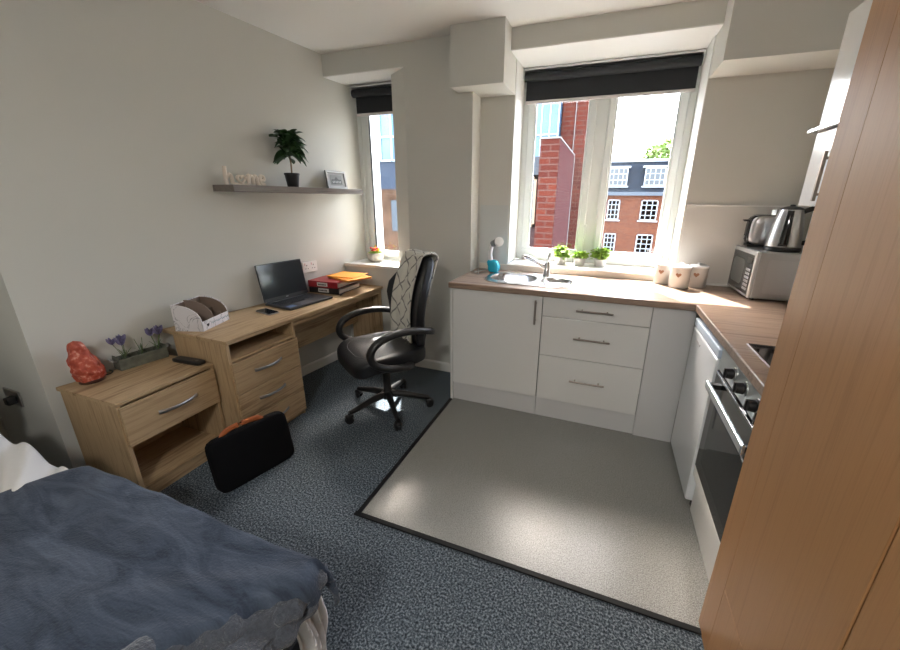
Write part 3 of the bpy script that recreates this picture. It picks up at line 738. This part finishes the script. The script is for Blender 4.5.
bp=N(n,'ShaderNodeBump'); bp.inputs['Strength'].default_value=.5; bp.inputs['Distance'].default_value=.004; n.links.new(tn.outputs['Fac'],bp.inputs['Height']); n.links.new(bp.outputs['Normal'],bb.inputs['Normal'])
bl=empty('knitted_blanket',(CH[0],CH[1],0),R(CR),'cream knitted blanket with dark diamond lines draped over the chair back','blanket')
def back_y(h): return -.225-(.16*h-.05*math.sin(PI*min(max(h/.66,0),1)))
prof=[]
for i in range(15):
    h=.01+.64*i/14; prof.append((back_y(h)+.056,.47+h*.93))
ty=back_y(.66)
for i in range(1,8):
    a=PI*i/8; prof.append((ty+.052*math.cos(a),1.078+.022*math.sin(a)))
for i in range(9):
    h=.65-.28*i/8; prof.append((back_y(h)-.062,.47+h*.93))
PR=smooth_path([(0,y,z) for y,z in prof],2)
def bfn(u,v):
    k=v*(len(PR)-1); i=min(int(k),len(PR)-2); p=PR[i].lerp(PR[i+1],k-i)
    x=.04+(u-.5)*.27*(1-.12*math.sin(v*PI)) ; w=.006*math.sin(u*14+v*5)+.004*math.sin(u*31-v*9)
    wd_=abs(x)/.2; bol=.045*wd_**2.2*.8
    return (x,p.y+w+bol,p.z+ .006*math.sin(u*9))
MB().grid(bfn,22,len(PR)-1,uv=True).build('blanket_cloth',bm_,bl,smooth=True,solid=.010)
b=MB()
for end,sg_ in((0,1),(1,-1)):
    for i in range(13):
        p=Vector(bfn(i/12,end)); q=p+Vector((random.uniform(-.012,.012),.035*sg_*random.uniform(.3,1) if end==0 else 0,-.055))
        if end==0: q.z=max(q.z,.498)
        b.tube([p,(p+q)/2+Vector((.003,0,0)),q],[.004,.006,.005],6)
b.build('tassels',plain('tassel_cream',(.55,.52,.45),.95),bl,smooth=True)

# ---------------- laptop bag
bg=empty('laptop_bag',(-.685,-1.325,0.0),0,'black fabric laptop bag with tan strap leaning on the desk drawers','bag')
# long axis from (-.685,-1.325) to (-.575,-.935)
dv=Vector((.10,.39,0)); ang=math.atan2(dv.y,dv.x); bg.rotation_euler.z=ang
LB=.405; TB=Matrix.Rotation(R(-14),4,'X')  # local: x along, y thickness (towards desk +y), z up
TB=Matrix.Translation((0,0,.001))@TB
def bdg(q):
    x,y,z=q; return (x,y*(1+.25*(1-min(1,(z+.14)/.2))),z)
TB=Matrix.Translation((0,0,.004))@Matrix.Rotation(R(-11),4,'X')
body=MB().sup((LB/2,.034,.145),(LB/2,.030,.145),12,.22,bdg,T=TB).build('body',plain('bag_fabric',(.004,.004,.005),.85,spec=.15,bump=.2,bscale=300),bg,smooth=True)
MB().tube([TB@Vector((.03,.034,.283)),TB@Vector((.375,.034,.283))],.003,6).build('zip',plain('zip_black',(.02,.02,.02),.4),body)
tan=plain('tan_strap',(.40,.11,.03),.55)
P=[TB@Vector(p) for p in smooth_path([(.075,.03,.275),(.09,.03,.300),(.13,.03,.311),(.20,.03,.312),(.26,.03,.305),(.285,.03,.285)],4)]
MB().tube(P,.014,8,flat=.3,up=(1,0,0)).build('carry_strap',tan,bg,smooth=True)

# ---------------- bed
bed=empty('single_bed',(-.72,-2.22,0),0,'single bed with black frame in the lower left corner','bed')
MB().box(-1.18,.99,-.46,.44,.23,.28).build('frame',bmatte,bed,bevel=.004)
for x in(-1.1,.965):
    for y in(-.42,.42): MB().box(x-.035,x+.035,y-.03,y+.03,0,.235).build('leg',bmatte,bed,bevel=.004)
MB().sup((-.08,-.01,.352),(1.10,.435,.095),12,.2).build('mattress',plain('mattress_white',(.6,.58,.55),.8),bed,smooth=True)
MB().box(-1.22,-1.185,-.47,.47,.0,.75).build('headboard',bmatte,bed,bevel=.006)
X0,X1,Y0,Y1=-1.86,.305,-2.72,-1.785
def sheetz(x,y): 
    return .480-.035*max(0,min(1,(x+.35)*5))+.070*max(0,min(1,(-.70-x)*2.2))+.012*noise.noise(Vector((x*4,y*4,1)))+.012*math.sin((y+.5*x)*46+3*noise.noise(Vector((x*3,y*3,5))))*max(0,min(1,(-.60-x)*5))*2.2
def sheet(u,v):
    x=-1.62+(X1+.02+1.62)*u; t=v
    if t<.08: s=t/.08; y=Y1+.02-.0*s; z=.36+.13*s; y=Y1+.03-.015*s
    else:
        s=(t-.08)/.92; y=Y1+.01-(Y1-Y0)*s; z=sheetz(x,y)
    k=max(0,(u-.955)/.045)
    if k>0: x=X1+.015+.02*math.sin(k*PI/2); z=z-.07*k
    return (x,y,z)
wl=plain('white_bedlinen',(.72,.71,.70),.85,bump=.2,bscale=40)
dv_=empty('bed_sheet',(-.72,-2.22,.3),0,'crumpled white bed sheet showing between the pillow and the navy throw','bed sheet')
b=MB().grid(sheet,150,150); L0=Vector(dv_.location); b.v=[p-L0 for p in b.v]; b.build('sheet_cloth',wl,dv_,smooth=True,solid=.006)
# hanging corner of white sheet at the foot
def hang(u,v):
    y=-1.745-.085*u; z=.44-.40*v*(1-.25*u)
    x=.318+.014*math.sin(u*9+v*4)+.02*v+.012*math.sin(u*23+v*7)
    return (x,y+.03*v*math.sin(v*4),z)
b=MB().grid(hang,26,22); b.v=[p-L0 for p in b.v]; b.build('hanging_corner',wl,dv_,smooth=True,solid=.006)
# throw
navy,n,bb=nt('navy_fleece'); tc=N(n,'ShaderNodeTexCoord'); t=N(n,'ShaderNodeTexNoise'); t.inputs['Scale'].default_value=5; t.inputs['Detail'].default_value=7; t.inputs['Roughness'].default_value=.65; t.inputs['Distortion'].default_value=1.2
mp=N(n,'ShaderNodeMapping'); mp.inputs['Rotation'].default_value=(0,0,R(-35)); mp.inputs['Scale'].default_value=(.8,3,1); n.links.new(tc.outputs['Object'],mp.inputs['Vector']); n.links.new(mp.outputs[0],t.inputs['Vector'])
r=N(n,'ShaderNodeValToRGB'); e=r.color_ramp.elements; e[0].position=.38;e[0].color=(.014,.025,.048,1);e[1].position=.70;e[1].color=(.075,.10,.145,1)
n.links.new(t.outputs['Fac'],r.inputs['Fac']); n.links.new(r.outputs['Color'],bb.inputs['Base Color']); bb.inputs['Roughness'].default_value=.85; bb.inputs['Sheen Weight'].default_value=.12; bb.inputs['Sheen Roughness'].default_value=.5
t2=N(n,'ShaderNodeTexNoise'); t2.inputs['Scale'].default_value=160; t2.inputs['Detail'].default_value=4; n.links.new(tc.outputs['Object'],t2.inputs['Vector'])
bp=N(n,'ShaderNodeBump'); bp.inputs['Strength'].default_value=.55; bp.inputs['Distance'].default_value=.006; n.links.new(t2.outputs['Fac'],bp.inputs['Height']); n.links.new(bp.outputs['Normal'],bb.inputs['Normal'])
fleece=plain('grey_sherpa',(.062,.072,.092),.95,bump=.9,bscale=130,sheen=.3,var=.25,vscale=90)
th=empty('fleece_throw',(-.2,-2.2,.52),0,'navy blue fleece throw spread over the bed','blanket')
def thz(x,y):
    z=.503+.016*noise.noise(Vector((x*2.2,y*2.6,3)))+.007*noise.noise(Vector((x*7+y*4,y*9,8)))
    # diagonal folds towards foot corner
    d=(y+1.77)+.55*(.38-x); z+=.014*math.exp(-((d-.0)/.05)**2)*max(0,min(1,(x+.3)/.4))
    d2=(y+1.93)+.30*(.38-x); z+=.012*math.exp(-((d2)/.03)**2)*max(0,min(1,(x+.1)/.3))
    return z
def thr(u,v):
    # u along bed: 0 at the fold near the pillow, 1 at the hem over the foot; v across: 0 far side hem
    y=Y1+.035-(Y1+.035-Y0)*max(0,(v-.08))/.92
    xs=-.70-.55*max(0,v-.06)
    k=(u-.9)/.1
    fx=.372-.80*max(0,-1.80-y)+.008*math.sin(v*55); fx=max(fx,.02)
    if k<=0:
        x=xs+(fx-.03-xs)*(u/.9); z=thz(x,y)
    else:
        a=min(1,k/.35)*PI/2
        x=fx-.03+.030*math.sin(a)+.008*math.sin(v*60+k)*k; z=thz(fx-.03,y)-.04*(1-math.cos(a))-.035*max(0,(k-.35)/.65)*(1+.3*math.sin(v*38+1))
    if v<.08:
        s=1-v/.08; y+=.02*math.sin(s*PI/2)+.006*math.sin(u*40)*s; z-=.018*s*s+.10*max(0,s-.3)*(1+.25*math.sin(u*25))
    return (x,y,z)
b=MB().grid(thr,130,90); L0=Vector(th.location); b.v=[p-L0 for p in b.v]; b.build('throw_cloth',navy,th,smooth=True,solid=.014)
# folded sherpa hem lumps hanging over the foot of the bed
b=MB()
P=smooth_path([(.33,-1.745,.488),(.355,-1.785,.472),(.345,-1.83,.472),(.305,-1.88,.478),(.245,-1.935,.486),(.18,-2.005,.492),(.11,-2.085,.496),(.05,-2.18,.498),(.02,-2.35,.50),(.02,-2.6,.50)],8)
n_p=len(P)
b.tube(P,[.022+.006*math.sin(i*.45)+.003*math.sin(i*1.3) for i in range(n_p)],14,flat=1.5)
b.v=[p-L0+Vector((.004*noise.noise(p*20),.004*noise.noise(p*20+Vector((9,0,0))),.004*noise.noise(p*20+Vector((0,9,0))))) for p in b.v]
b.build('sherpa_hem',fleece,th,smooth=True)
def drape(u,v):
    y=-1.765-.75*u; fx=max(.372-.80*max(0,-1.80-y),.02)-.03
    s=min(1,v*1.6); x=fx+(.352-fx)*s+.014*math.sin(u*42+v*3)*v; z=thz(fx,y)-.012-.035*s-.030*max(0,v-.625)/.375*(1+.35*math.sin(u*33))
    z+=.010*math.sin(u*30+s*6)*s
    return (x,y+.012*math.sin(v*7+u*20),z)
b=MB().grid(drape,70,24); b.v=[p-L0+Vector((.003*noise.noise(p*20),0,.004*noise.noise(p*16))) for p in b.v]
b.build('sherpa_drape',fleece,th,smooth=True,solid=.012)
b=MB(); P=smooth_path([(.335,-1.765,.455),(.350,-1.80,.440),(.350,-1.86,.435),(.343,-1.93,.435),(.348,-2.02,.43),(.343,-2.15,.43),(.343,-2.4,.43)],8)
b.tube(P,[.024+.006*math.sin(i*.75+1) for i in range(len(P))],12,flat=1.25)
b.v=[p-L0+Vector((.004*noise.noise(p*20),.004*noise.noise(p*20+Vector((9,0,0))),.004*noise.noise(p*20+Vector((0,9,0))))) for p in b.v]
b.build('sherpa_fold',fleece,th,smooth=True)
# pillow
pw=empty('pillow',(-1.62,-2.10,.655),0,'dim white pillow at the head of the bed by the dark wall','pillow')
MB().sup((0,0,0),(.24,.345,.075),12,.5,lambda q:(q[0],q[1],q[2]*(1-.25*(abs(q[1])/.345)**3)+.008*noise.noise(Vector(q)*9))).build('pillowcase',plain('pillow_linen',(.52,.49,.44),.9),pw,smooth=True)

# ---------------- kitchen things
CZ=.9103
# canisters
def canister(x,y,label,r=.052,h=.115,rz=0):
    o=empty('storage_canister',(x,y,CZ),rz,label,'canister','white canisters on the worktop')
    MB().lathe([(0,0),(r-.003,0),(r,.004),(r,h),(r-.004,h+.001)],28).build('jar',whitec,o,smooth=True)
    MB().lathe([(r-.001,h),(r+.002,h+.002),(r+.002,h+.010),(r-.008,h+.016),(.012,h+.019),(.010,h+.022),(.013,h+.030),(0,h+.032)],28).build('lid',plain('lid_white'+label[:6],(.78,.78,.78),.3),o,smooth=True)
    vs=[]; hh=heart(0,0,.018,22); ps=[]
    for a,z in hh: ps.append(((r+.0006)*math.sin(a/r),-(r+.0006)*math.cos(a/r),z+h*.68))
    MB().add(ps,[tuple(range(len(ps)))]).build('heart_mark',heartc,o)
    return o
canister(1.375,.535,'white heart canister nearest the window, left of the three',.052,.125,R(-22))
canister(1.462,.432,'white heart canister in the middle, standing in front',.060,.130,R(-18))
canister(1.575,.50,'white heart canister on the right, nearest the microwave',.058,.128,R(-18))
# garment steamer
gs=empty('garment_steamer',(.165,.455,CZ),0,'handheld garment steamer with turquoise tank and white head left of the sink','garment steamer')
MB().sup((0.02,0,.048),(.045,.035,.048),8,.55,lambda q:(q[0]+.15*(q[2]<0)*0-(.35*q[2] if q[2]>0 else 0),q[1],q[2])).build('water_tank',plain('turquoise',(.02,.42,.58),.25),gs,smooth=True)
MB().tube(smooth_path([(-.005,0,.08),(-.012,0,.12),(-.012,0,.16),(.0,0,.20),(.03,0,.228)],4),[.018]*5+[.017]*12,12).build('handle',plain('steamer_white',(.75,.76,.77),.3),gs,smooth=True)
MB().tube([(.0,0,.215),(.05,-.01,.238)],[.024,.028],14).build('neck',plain('steamer_grey',(.22,.24,.25),.35),gs,smooth=True)
T=Matrix.Translation((.058,-.02,.235))@Matrix.Rotation(R(60),4,'X')@Matrix.Rotation(R(25),4,'Y')
MB().lathe([(0,-.02),(.03,-.015),(.034,.01),(.034,.018),(.0,.022)],22,T).build('steam_head',trimw,gs,smooth=True)
MB().tube(smooth_path([(-.03,0,.02),(-.08,-.01,.006),(-.11,-.08,.005),(-.06,-.14,.005),(-.09,-.05,.007),(-.12,.04,.005)],5),.0035,6).build('power_cord',plain('cord_grey',(.5,.5,.5),.5),gs,smooth=True)
# herb pots on kitchen sill
gl=plain('herb_green',(.26,.42,.06),.55,var=.4,vscale=40)
for i,x in enumerate((.655,.80,.955)):
    o=empty('herb_pot',(x,.76,.9625),0,['white pot of bright green herbs on the window sill behind the tap','white pot of low yellow-green herbs between two others on the sill','white pot of bushy green herbs on the sill, nearest the right pane'][i],'plant pot','herb pots on the kitchen sill')
    MB().lathe([(0,0),(.038,0),(.048,.05),(.051,.05),(.051,.056),(.045,.056),(.043,.04)],22).build('pot',whitec,o,smooth=True)
    b=MB(); 
    for k in range(200 if i!=1 else 150):
        a=random.uniform(0,2*PI); rr0=random.uniform(0,.045); el=random.uniform(.1,1.3)
        leaf(b,(rr0*math.cos(a),rr0*math.sin(a),random.uniform(.05,.12 if i!=1 else .085)),(math.cos(a)*math.cos(el),math.sin(a)*math.cos(el),math.sin(el)),.045,.022,.3,random.uniform(-1,1))
    b.tube([(0,0,.03),(0,0,.09)],.006,6)
    b.build('herbs',gl,o)
# flower bowl on the niche sill
fb=empty('flower_bowl',(-1.03,.66,.8855),0,'round stone bowl of red and yellow flowers on the slim window sill','flower bowl')
MB().lathe([(0,0),(.040,0),(.068,.02),(.078,.05),(.072,.080),(.066,.082),(.066,.066),(0,.060)],26).build('bowl',plain('stone_bowl',(.42,.39,.34),.7,bump=.4,bscale=90),fb,smooth=True)
b=MB(); 
for k in range(60):
    a=random.uniform(0,2*PI); el=random.uniform(.2,1.3); leaf(b,(.03*math.cos(a),.03*math.sin(a),.07),(math.cos(a)*math.cos(el),math.sin(a)*math.cos(el),math.sin(el)),.05,.018,.3)
b.build('leaves',gl,fb)
for nm,c in(('red_flowers',(.6,.02,.02)),('yellow_flowers',(.8,.55,.02))):
    b=MB()
    for k in range(9):
        a=random.uniform(0,2*PI); q=random.uniform(.01,.05); b.sup((q*math.cos(a),q*math.sin(a),.10+random.uniform(0,.025)),(.012,.012,.009),4,.9)
    b.tube([(0,0,.07),(.005,.0,.14)],.004,6); b.sup((.005,0,.142),(.008,.008,.012),4,.9)
    b.build(nm,plain(nm+'_m',c,.5),fb)
# microwave: door faces -x ; origin front-bottom corner nearest camera
mw=empty('microwave_oven',(1.785,.205,CZ),R(1),'silver microwave oven with dark round-cornered door in the worktop corner','microwave')
sil=plain('microwave_silver',(.46,.46,.46),.3,.65)
MB().box(.012,.29,0,.372,.012,.278).build('casing',sil,mw,bevel=.006)
MB().prism(rrect(.06,.25,.045,.235,.012),-.002,.0005,'y').build('side_pressing',plain('pressing_silver',(.50,.50,.50),.3,.6),mw,bevel=.002)
fd=MB().box(-.006,.014,-.002,.374,.012,.278).build('front_frame',plain('front_silver',(.66,.67,.68),.25,.6),mw,bevel=.006)
MB().prism([(.02,.03),(.352,.03),(.362,.15),(.352,.255),(.02,.255),(.012,.15)],-.0085,-.006,'x').build('door_glass',plain('door_dark',(.05,.055,.055),.15),fd,bevel=.001)
MB().prism(rrect(.135,.33,.065,.215,.03),-.0095,-.0085,'x').build('door_window',plain('door_mesh',(.11,.115,.11),.3),fd)
b=MB()
for r in range(6):
    for c in range(3): b.box(-.0105,-.0085,.03+c*.024,.046+c*.024,.05+r*.022,.064+r*.022)
b.build('buttons',plain('mw_button',(.42,.43,.44),.4),fd)
MB().box(-.0100,-.0085,.03,.10,.205,.238).build('display',bgloss,fd)
for x,y in((.03,.03),(.27,.03),(.03,.34),(.27,.34)): MB().lathe([(.012,0),(.012,.013)],10,Matrix.Translation((x,y,0))).build('foot',bplast,mw)
# kettle
MZ=CZ+.2785
kt=empty('electric_kettle',(1.925,.315,MZ),R(-28),'brushed steel and black electric kettle on top of the microwave','kettle')
MB().lathe([(0,0),(.082,0),(.085,.006),(.083,.022),(.0,.024)],32).build('power_base',bplast,kt,smooth=True)
MB().lathe([(.08,.025),(.082,.03),(.080,.05),(.072,.12),(.060,.20),(.054,.225),(.052,.228)],36).build('body',steel,kt,smooth=True)
MB().lathe([(.053,.226),(.053,.232),(.03,.242),(.012,.245),(.012,.252),(0,.254)],30).build('lid',bplast,kt,smooth=True)
# gauge strip on front (local +y... facing camera) : strip following the taper
def strip(a0,a1,name,m,off=.0015):
    b=MB(); pr=[(.082,.032),(.080,.05),(.072,.12),(.060,.20),(.055,.222)]; vs=[];fs=[];k=6
    for r_,z in pr:
        for i in range(k+1):
            a=R(a0+(a1-a0)*i/k); vs.append(((r_+off)*math.cos(a),(r_+off)*math.sin(a),z))
    for j in range(len(pr)-1):
        for i in range(k): fs.append((j*(k+1)+i,j*(k+1)+i+1,(j+1)*(k+1)+i+1,(j+1)*(k+1)+i))
    return b.add(vs,fs).build(name,m,kt,smooth=True,solid=.001)
strip(-97,-68,'water_gauge',bgloss)
MB().tube(smooth_path([(.05,.0,.215),(.095,.0,.235),(.125,.0,.20),(.125,.0,.11),(.10,.0,.06),(.078,.0,.05)],4),.013,10,flat=.8).build('handle',bplast,kt,smooth=True)
MB().prism([(-.06,-.018),(-.06,.018),(-.088,0)],.195,.225,'z').build('pour_spout',steel,kt,bevel=.004)
# toaster
to=empty('toaster',(1.905,.51,MZ),R(86),'steel and black two-slot toaster behind the kettle on the microwave','toaster')
def tdf(q): return (q[0],q[1],q[2])
MB().sup((0,0,.10),(.048,.115,.090),10,.4).build('body',plain('toaster_black',(.014,.014,.015),.25),to,smooth=True)
MB().sup((-.014,-.004,.10),(.047,.108,.086),10,.4).build('steel_wrap',steel,to,smooth=True)
MB().box(-.02,.02,-.09,.09,.186,.1915).build('slot_surround',steel,to,bevel=.002)
MB().box(-.014,-.004,-.08,.08,.190,.1925).box(.006,.016,-.08,.08,.190,.1925).build('bread_slot',bmatte,to)
MB().box(-.02,.02,.112,.138,.15,.162).build('lever',bplast,to,bevel=.003)
MB().lathe([(.012,0),(.012,.012),(0,.013)],14,Matrix.Translation((0,.108,.06))@Matrix.Rotation(R(-90),4,'X')).build('dial',chrome,to,smooth=True)
MB().box(-.045,.045,-.10,.10,0,.014).build('feet',bplast,to)

# ------------------------------------------------------------------ outside
brk=brick('red_brick',(.085,.020,.012),(.055,.014,.010),(.075,.038,.03),scale=.5)
brk2=brick('orange_brick',(.13,.042,.020),(.085,.027,.015),(.11,.07,.05))
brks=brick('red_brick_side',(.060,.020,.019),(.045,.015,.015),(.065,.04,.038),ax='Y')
slate=plain('slate',(.022,.026,.032),.9,spec=.0,var=.25,vscale=3)
wpaint=plain('window_paint',(.34,.35,.35),.5)
gdark=plain('far_pane',(.03,.04,.05),.12)
bluegl=plain('blue_curtain_glass',(.06,.12,.19),.2,var=.4,vscale=.9)
mul=plain('glass_mullion',(.35,.40,.45),.4)
# Georgian block at y=30 : from camera-derived sizes
Y=30.0; k=1.2958
th_=empty('brick_townhouse',(3,Y,-10),0,'orange brick townhouse with grey slate mansard and white dormer windows seen through the right pane','building')
def tb(x0,x1,y0,y1,z0,z1): return MB().box(x0-3,x1-3,y0-Y,y1-Y,z0+10,z1+10)
# heights at y=30: brick top z, eaves, roof top
tb(-1.5,10,Y,Y+8,-10,1.86).build('wall',brk2,th_)
tb(-1.5,10,Y-.25,Y,1.86,2.12).build('cornice',plain('cornice_grey',(.09,.10,.11),.8,spec=0),th_)
b=MB(); b.add([(x-3,y-Y,z+10) for x in(-1.5,10) for y,z in((Y-.1,2.1),(Y+.9,4.35),(Y+8,4.35),(Y+8,2.1))],[(0,1,2,3),(7,6,5,4),(0,4,5,1),(1,5,6,2),(2,6,7,3),(3,7,4,0)])
b.build('mansard_roof',slate,th_)
tb(-1.5,10,Y+.75,Y+1.0,4.32,4.5).build('roof_coping',wpaint,th_)
def gwin(x0,x1,z0,z1,y,nx,nz,dorm=False):
    f_=MB(); g=MB()
    def bb_(b,a,c,d,e,f,h): b.box(a-3,c-3,d-Y,e-Y,f+10,h+10)
    if dorm: bb_(f_,x0-.15,x1+.15,y,y+1.2,z1,z1+.12)
    w=.08
    bb_(f_,x0,x1,y,y+.1,z0,z0+w);bb_(f_,x0,x1,y,y+.1,z1-w,z1);bb_(f_,x0,x0+w,y,y+.1,z0,z1);bb_(f_,x1-w,x1,y,y+.1,z0,z1)
    for i in range(1,nx): q=x0+(x1-x0)*i/nx; bb_(f_,q-.025,q+.025,y+.02,y+.08,z0,z1)
    for i in range(1,nz): q=z0+(z1-z0)*i/nz; bb_(f_,x0,x1,y+.02,y+.08,q-.025,q+.025)
    bb_(f_,x0-.12,x1+.12,y-.08,y+.1,z0-.1,z0)
    o=f_.build('window',wpaint,th_)
    bb_(g,x0+.02,x1-.02,y+.06,y+.09,z0+.02,z1-.02); g.build('pane',gdark,o)
for x0,x1 in((.65,1.98),(3.15,4.55),(5.7,7.1)): gwin(x0,x1,2.55,3.85,Y-.05,4,3,True)
for x0,x1 in((.80,1.68),(3.18,4.35),(5.8,6.9)):
    gwin(x0,x1,.05,1.55,Y-.06,3,4); gwin(x0,x1,-2.45,-1.0,Y-.06,3,4); gwin(x0,x1,-5,-3.5,Y-.06,3,4)
# tree beyond roof
tr=empty('tree',(6.6,42,-6),0,'light green treetop showing above the townhouse roof','tree')
MB().lathe([(.35,0),(.25,8),(.1,12)],10).build('trunk',plain('bark',(.08,.06,.04),.9),tr)
b=MB()
for k in range(1500):
    v=Vector((random.gauss(0,1),random.gauss(0,1),random.gauss(0,1))).normalized()*random.uniform(.6,1)**.5
    p=Vector((v.x*3.4,v.y*2.4,10.9+v.z*2.4)); leaf(b,p,(random.uniform(-1,1),random.uniform(-1,1),random.uniform(-.6,1)),.5,.32,.2,random.uniform(0,3))
b.build('foliage',plain('tree_leaf',(.13,.19,.035),.6,var=.3,vscale=2),tr)
# near-left brick block
nb=empty('brick_stair_block',(-.6,10,-10),0,'dark red brick block with pale coping seen through the left pane','building')
def q(x0,x1,y0,y1,z0,z1): return MB().box(x0+.6,x1+.6,y0-10,y1-10,z0+10,z1+10)
q(-.86,-.375,8,12,-10,2.93).build('brick_pier',brk,nb)
q(-.372,-.365,8.02,12,-10,2.90).build('brick_return',brks,nb)
q(-.88,-.355,7.98,12.05,2.93,2.965).build('coping',plain('coping_white',(.18,.17,.16),.9,spec=0),nb)
q(-.36,-.34,11.88,11.93,-10,2.9).build('drainpipe',MATS['coping_white'],nb)
q(-2.2,-.86,8.3,12,-10,1.95).build('lower_wall',plain('brown_render',(.05,.03,.028),.9,spec=0),nb)
q(-2.2,-.86,8.28,12,2.1,2.55).build('dark_band',plain('dark_band',(.02,.024,.03),.5),nb)
f_=q(-1.9,-.93,8.2,8.3,.75,.82).box(-1.9+.6,-.93+.6,-1.8,-1.7,11.98,12.05).box(-1.0+.6,-.93+.6,-1.8,-1.7,10.75,12.05).box(-1.9+.6,-1.83+.6,-1.8,-1.7,10.75,12.05)
fw=f_.build('window',plain('buff_frame',(.26,.17,.10),.6),nb); q(-1.85,-.98,8.24,8.28,.8,1.99).build('pane',gdark,fw)
tw=empty('glazed_tower',(-.5,13,-10),0,'tall brick tower with blue glazing rising behind the brick block','building')
def q2(x0,x1,y0,y1,z0,z1): return MB().box(x0+.5,x1+.5,y0-13,y1-13,z0+10,z1+10)
q2(-1.02,.10,13,17,-10,8.5).build('brick_wall',brk,tw)
g=q2(-3.2,-1.05,12.6,17,2.56,8.5).build('glazing',bluegl,tw)
b=MB()
for i in range(8): b.box(-3.2+.5+i*.3,-3.2+.54+i*.3,-.46,-.4,12.56,18.5)
for i in range(5): b.box(-2.7,-.55,-.46,-.4,12.6+i*1.1,12.65+i*1.1)
b.build('mullions',mul,g)
q2(-.55,-.53,12.95,13,-10,8.5).build('downpipe',MATS['coping_white'],tw)
# building through the slim window (left)
ob=empty('office_block',(-6.2,10,-10),0,'blue glazed office block with brown lower storey seen through the slim window','building')
def q3(x0,x1,y0,y1,z0,z1): return MB().box(x0+6.2,x1+6.2,y0-10,y1-10,z0+10,z1+10)
g=q3(-10,-4.5,9,13,2.6,8).build('glazing',bluegl,ob)
b=MB()
for i in range(14): b.box(-10+6.2+i*.42,-10+6.24+i*.42,-1.06,-1,12.6,18)
for i in range(8): b.box(-3.8,1.7,-1.06,-1,12.6+i*.7,12.65+i*.7)
b.build('mullions',mul,g)
q3(-10,-4.5,9,13,1.75,2.6).build('grey_band',plain('band_grey',(.035,.042,.055),.9,spec=0),ob)
w_=q3(-10,-4.5,9,13,-10,1.75).build('brick_wall',plain('tan_brick',(.07,.04,.025),.9,spec=0,var=.4,vscale=2),ob)
b=MB()
for i in range(6): b.box(-3.5+i*.95,-3.1+i*.95,-1.03,-.99,10.4,11.4)
b.build('windows',gdark,w_)
# street level ground outside
struct(MB().box(-40,60,2.5,80,-10.2,-10).build('floor_street',plain('street',(.12,.12,.12),.9)))

# ------------------------------------------------------------------ light
W=bpy.data.worlds.new('world'); S.world=W; W.use_nodes=True; wn=W.node_tree
bgn=wn.nodes['Background']
sky=wn.nodes.new('ShaderNodeTexSky'); sky.sky_type='NISHITA'; sky.sun_disc=False; sky.sun_elevation=R(50); sky.sun_rotation=R(-26); sky.air_density=1.0; sky.dust_density=4; sky.ozone_density=1
mxn=wn.nodes.new('ShaderNodeMix'); mxn.data_type='RGBA'; mxn.inputs[0].default_value=.75
wn.links.new(sky.outputs[0],mxn.inputs[6]); mxn.inputs[7].default_value=(.62,.66,.70,1)
wn.links.new(mxn.outputs[2],bgn.inputs['Color']); bgn.inputs['Strength'].default_value=5.0
sd_=Vector((.50,-.93,-1.36)).normalized()
sl_=bpy.data.lights.new('sun','SUN'); sl_.energy=17; sl_.angle=R(.6); sl_.color=(1,.96,.90)
so_=bpy.data.objects.new('sun',sl_); COL.objects.link(so_); so_.rotation_euler=sd_.to_track_quat('-Z','Y').to_euler(); so_.location=(-4,8,12)
for x0,x1,z0,z1,y in((.26,1.445,.96,2.39,.96),(-1.21,-.715,.88,2.36,.87)):
    l=bpy.data.lights.new('window_portal','AREA'); l.shape='RECTANGLE'; l.size=x1-x0; l.size_y=z1-z0
    l.cycles.is_portal=True
    o=bpy.data.objects.new('window_portal',l); COL.objects.link(o); o.location=((x0+x1)/2,y,(z0+z1)/2); o.rotation_euler=(R(-90),0,0)
# fill lamp added on the unseen ceiling behind the camera, brightens room-facing surfaces
cl=empty('added_fill_lamp',(.68,-3.3,ZC),0,'round white fill lamp added on the ceiling, unseen behind the viewer','lamp')
MB().lathe([(.0,-.001),(.20,-.001),(.20,-.03),(.19,-.045)],32).build('fill_lamp_base',trimw,cl,smooth=True)
em=bpy.data.materials.new('fill_lamp_diffuser'); em.use_nodes=True; eb=em.node_tree.nodes['Principled BSDF']; eb.inputs['Emission Color'].default_value=(1,.97,.92,1); eb.inputs['Emission Strength'].default_value=50; eb.inputs['Base Color'].default_value=(.8,.8,.8,1)
MB().lathe([(.188,-.046),(.17,-.075),(.10,-.095),(0,-.10)],32).build('fill_lamp_shade',em,cl,smooth=True)
# ------------------------------------------------------------------ camera
cam=bpy.data.cameras.new('camera'); co=bpy.data.objects.new('camera',cam); COL.objects.link(co); S.camera=co
cam.sensor_fit='HORIZONTAL'; cam.sensor_width=36; cam.lens=36*370.82/900; cam.shift_x=-15.77/900; cam.shift_y=-8.68/900
cam.clip_start=.02; cam.clip_end=300
Rm=Matrix.Rotation(.354,3,'Z')@Matrix.Rotation(1.2655,3,'X')@Matrix.Rotation(.0105,3,'Z')
co.rotation_euler=Rm.to_euler(); co.location=(.9795,-2.3152,1.4508)
vs_=S.view_settings; vs_.view_transform='Standard'; vs_.look='None'; vs_.gamma=1; vs_.use_curve_mapping=False; vs_.exposure=1.12
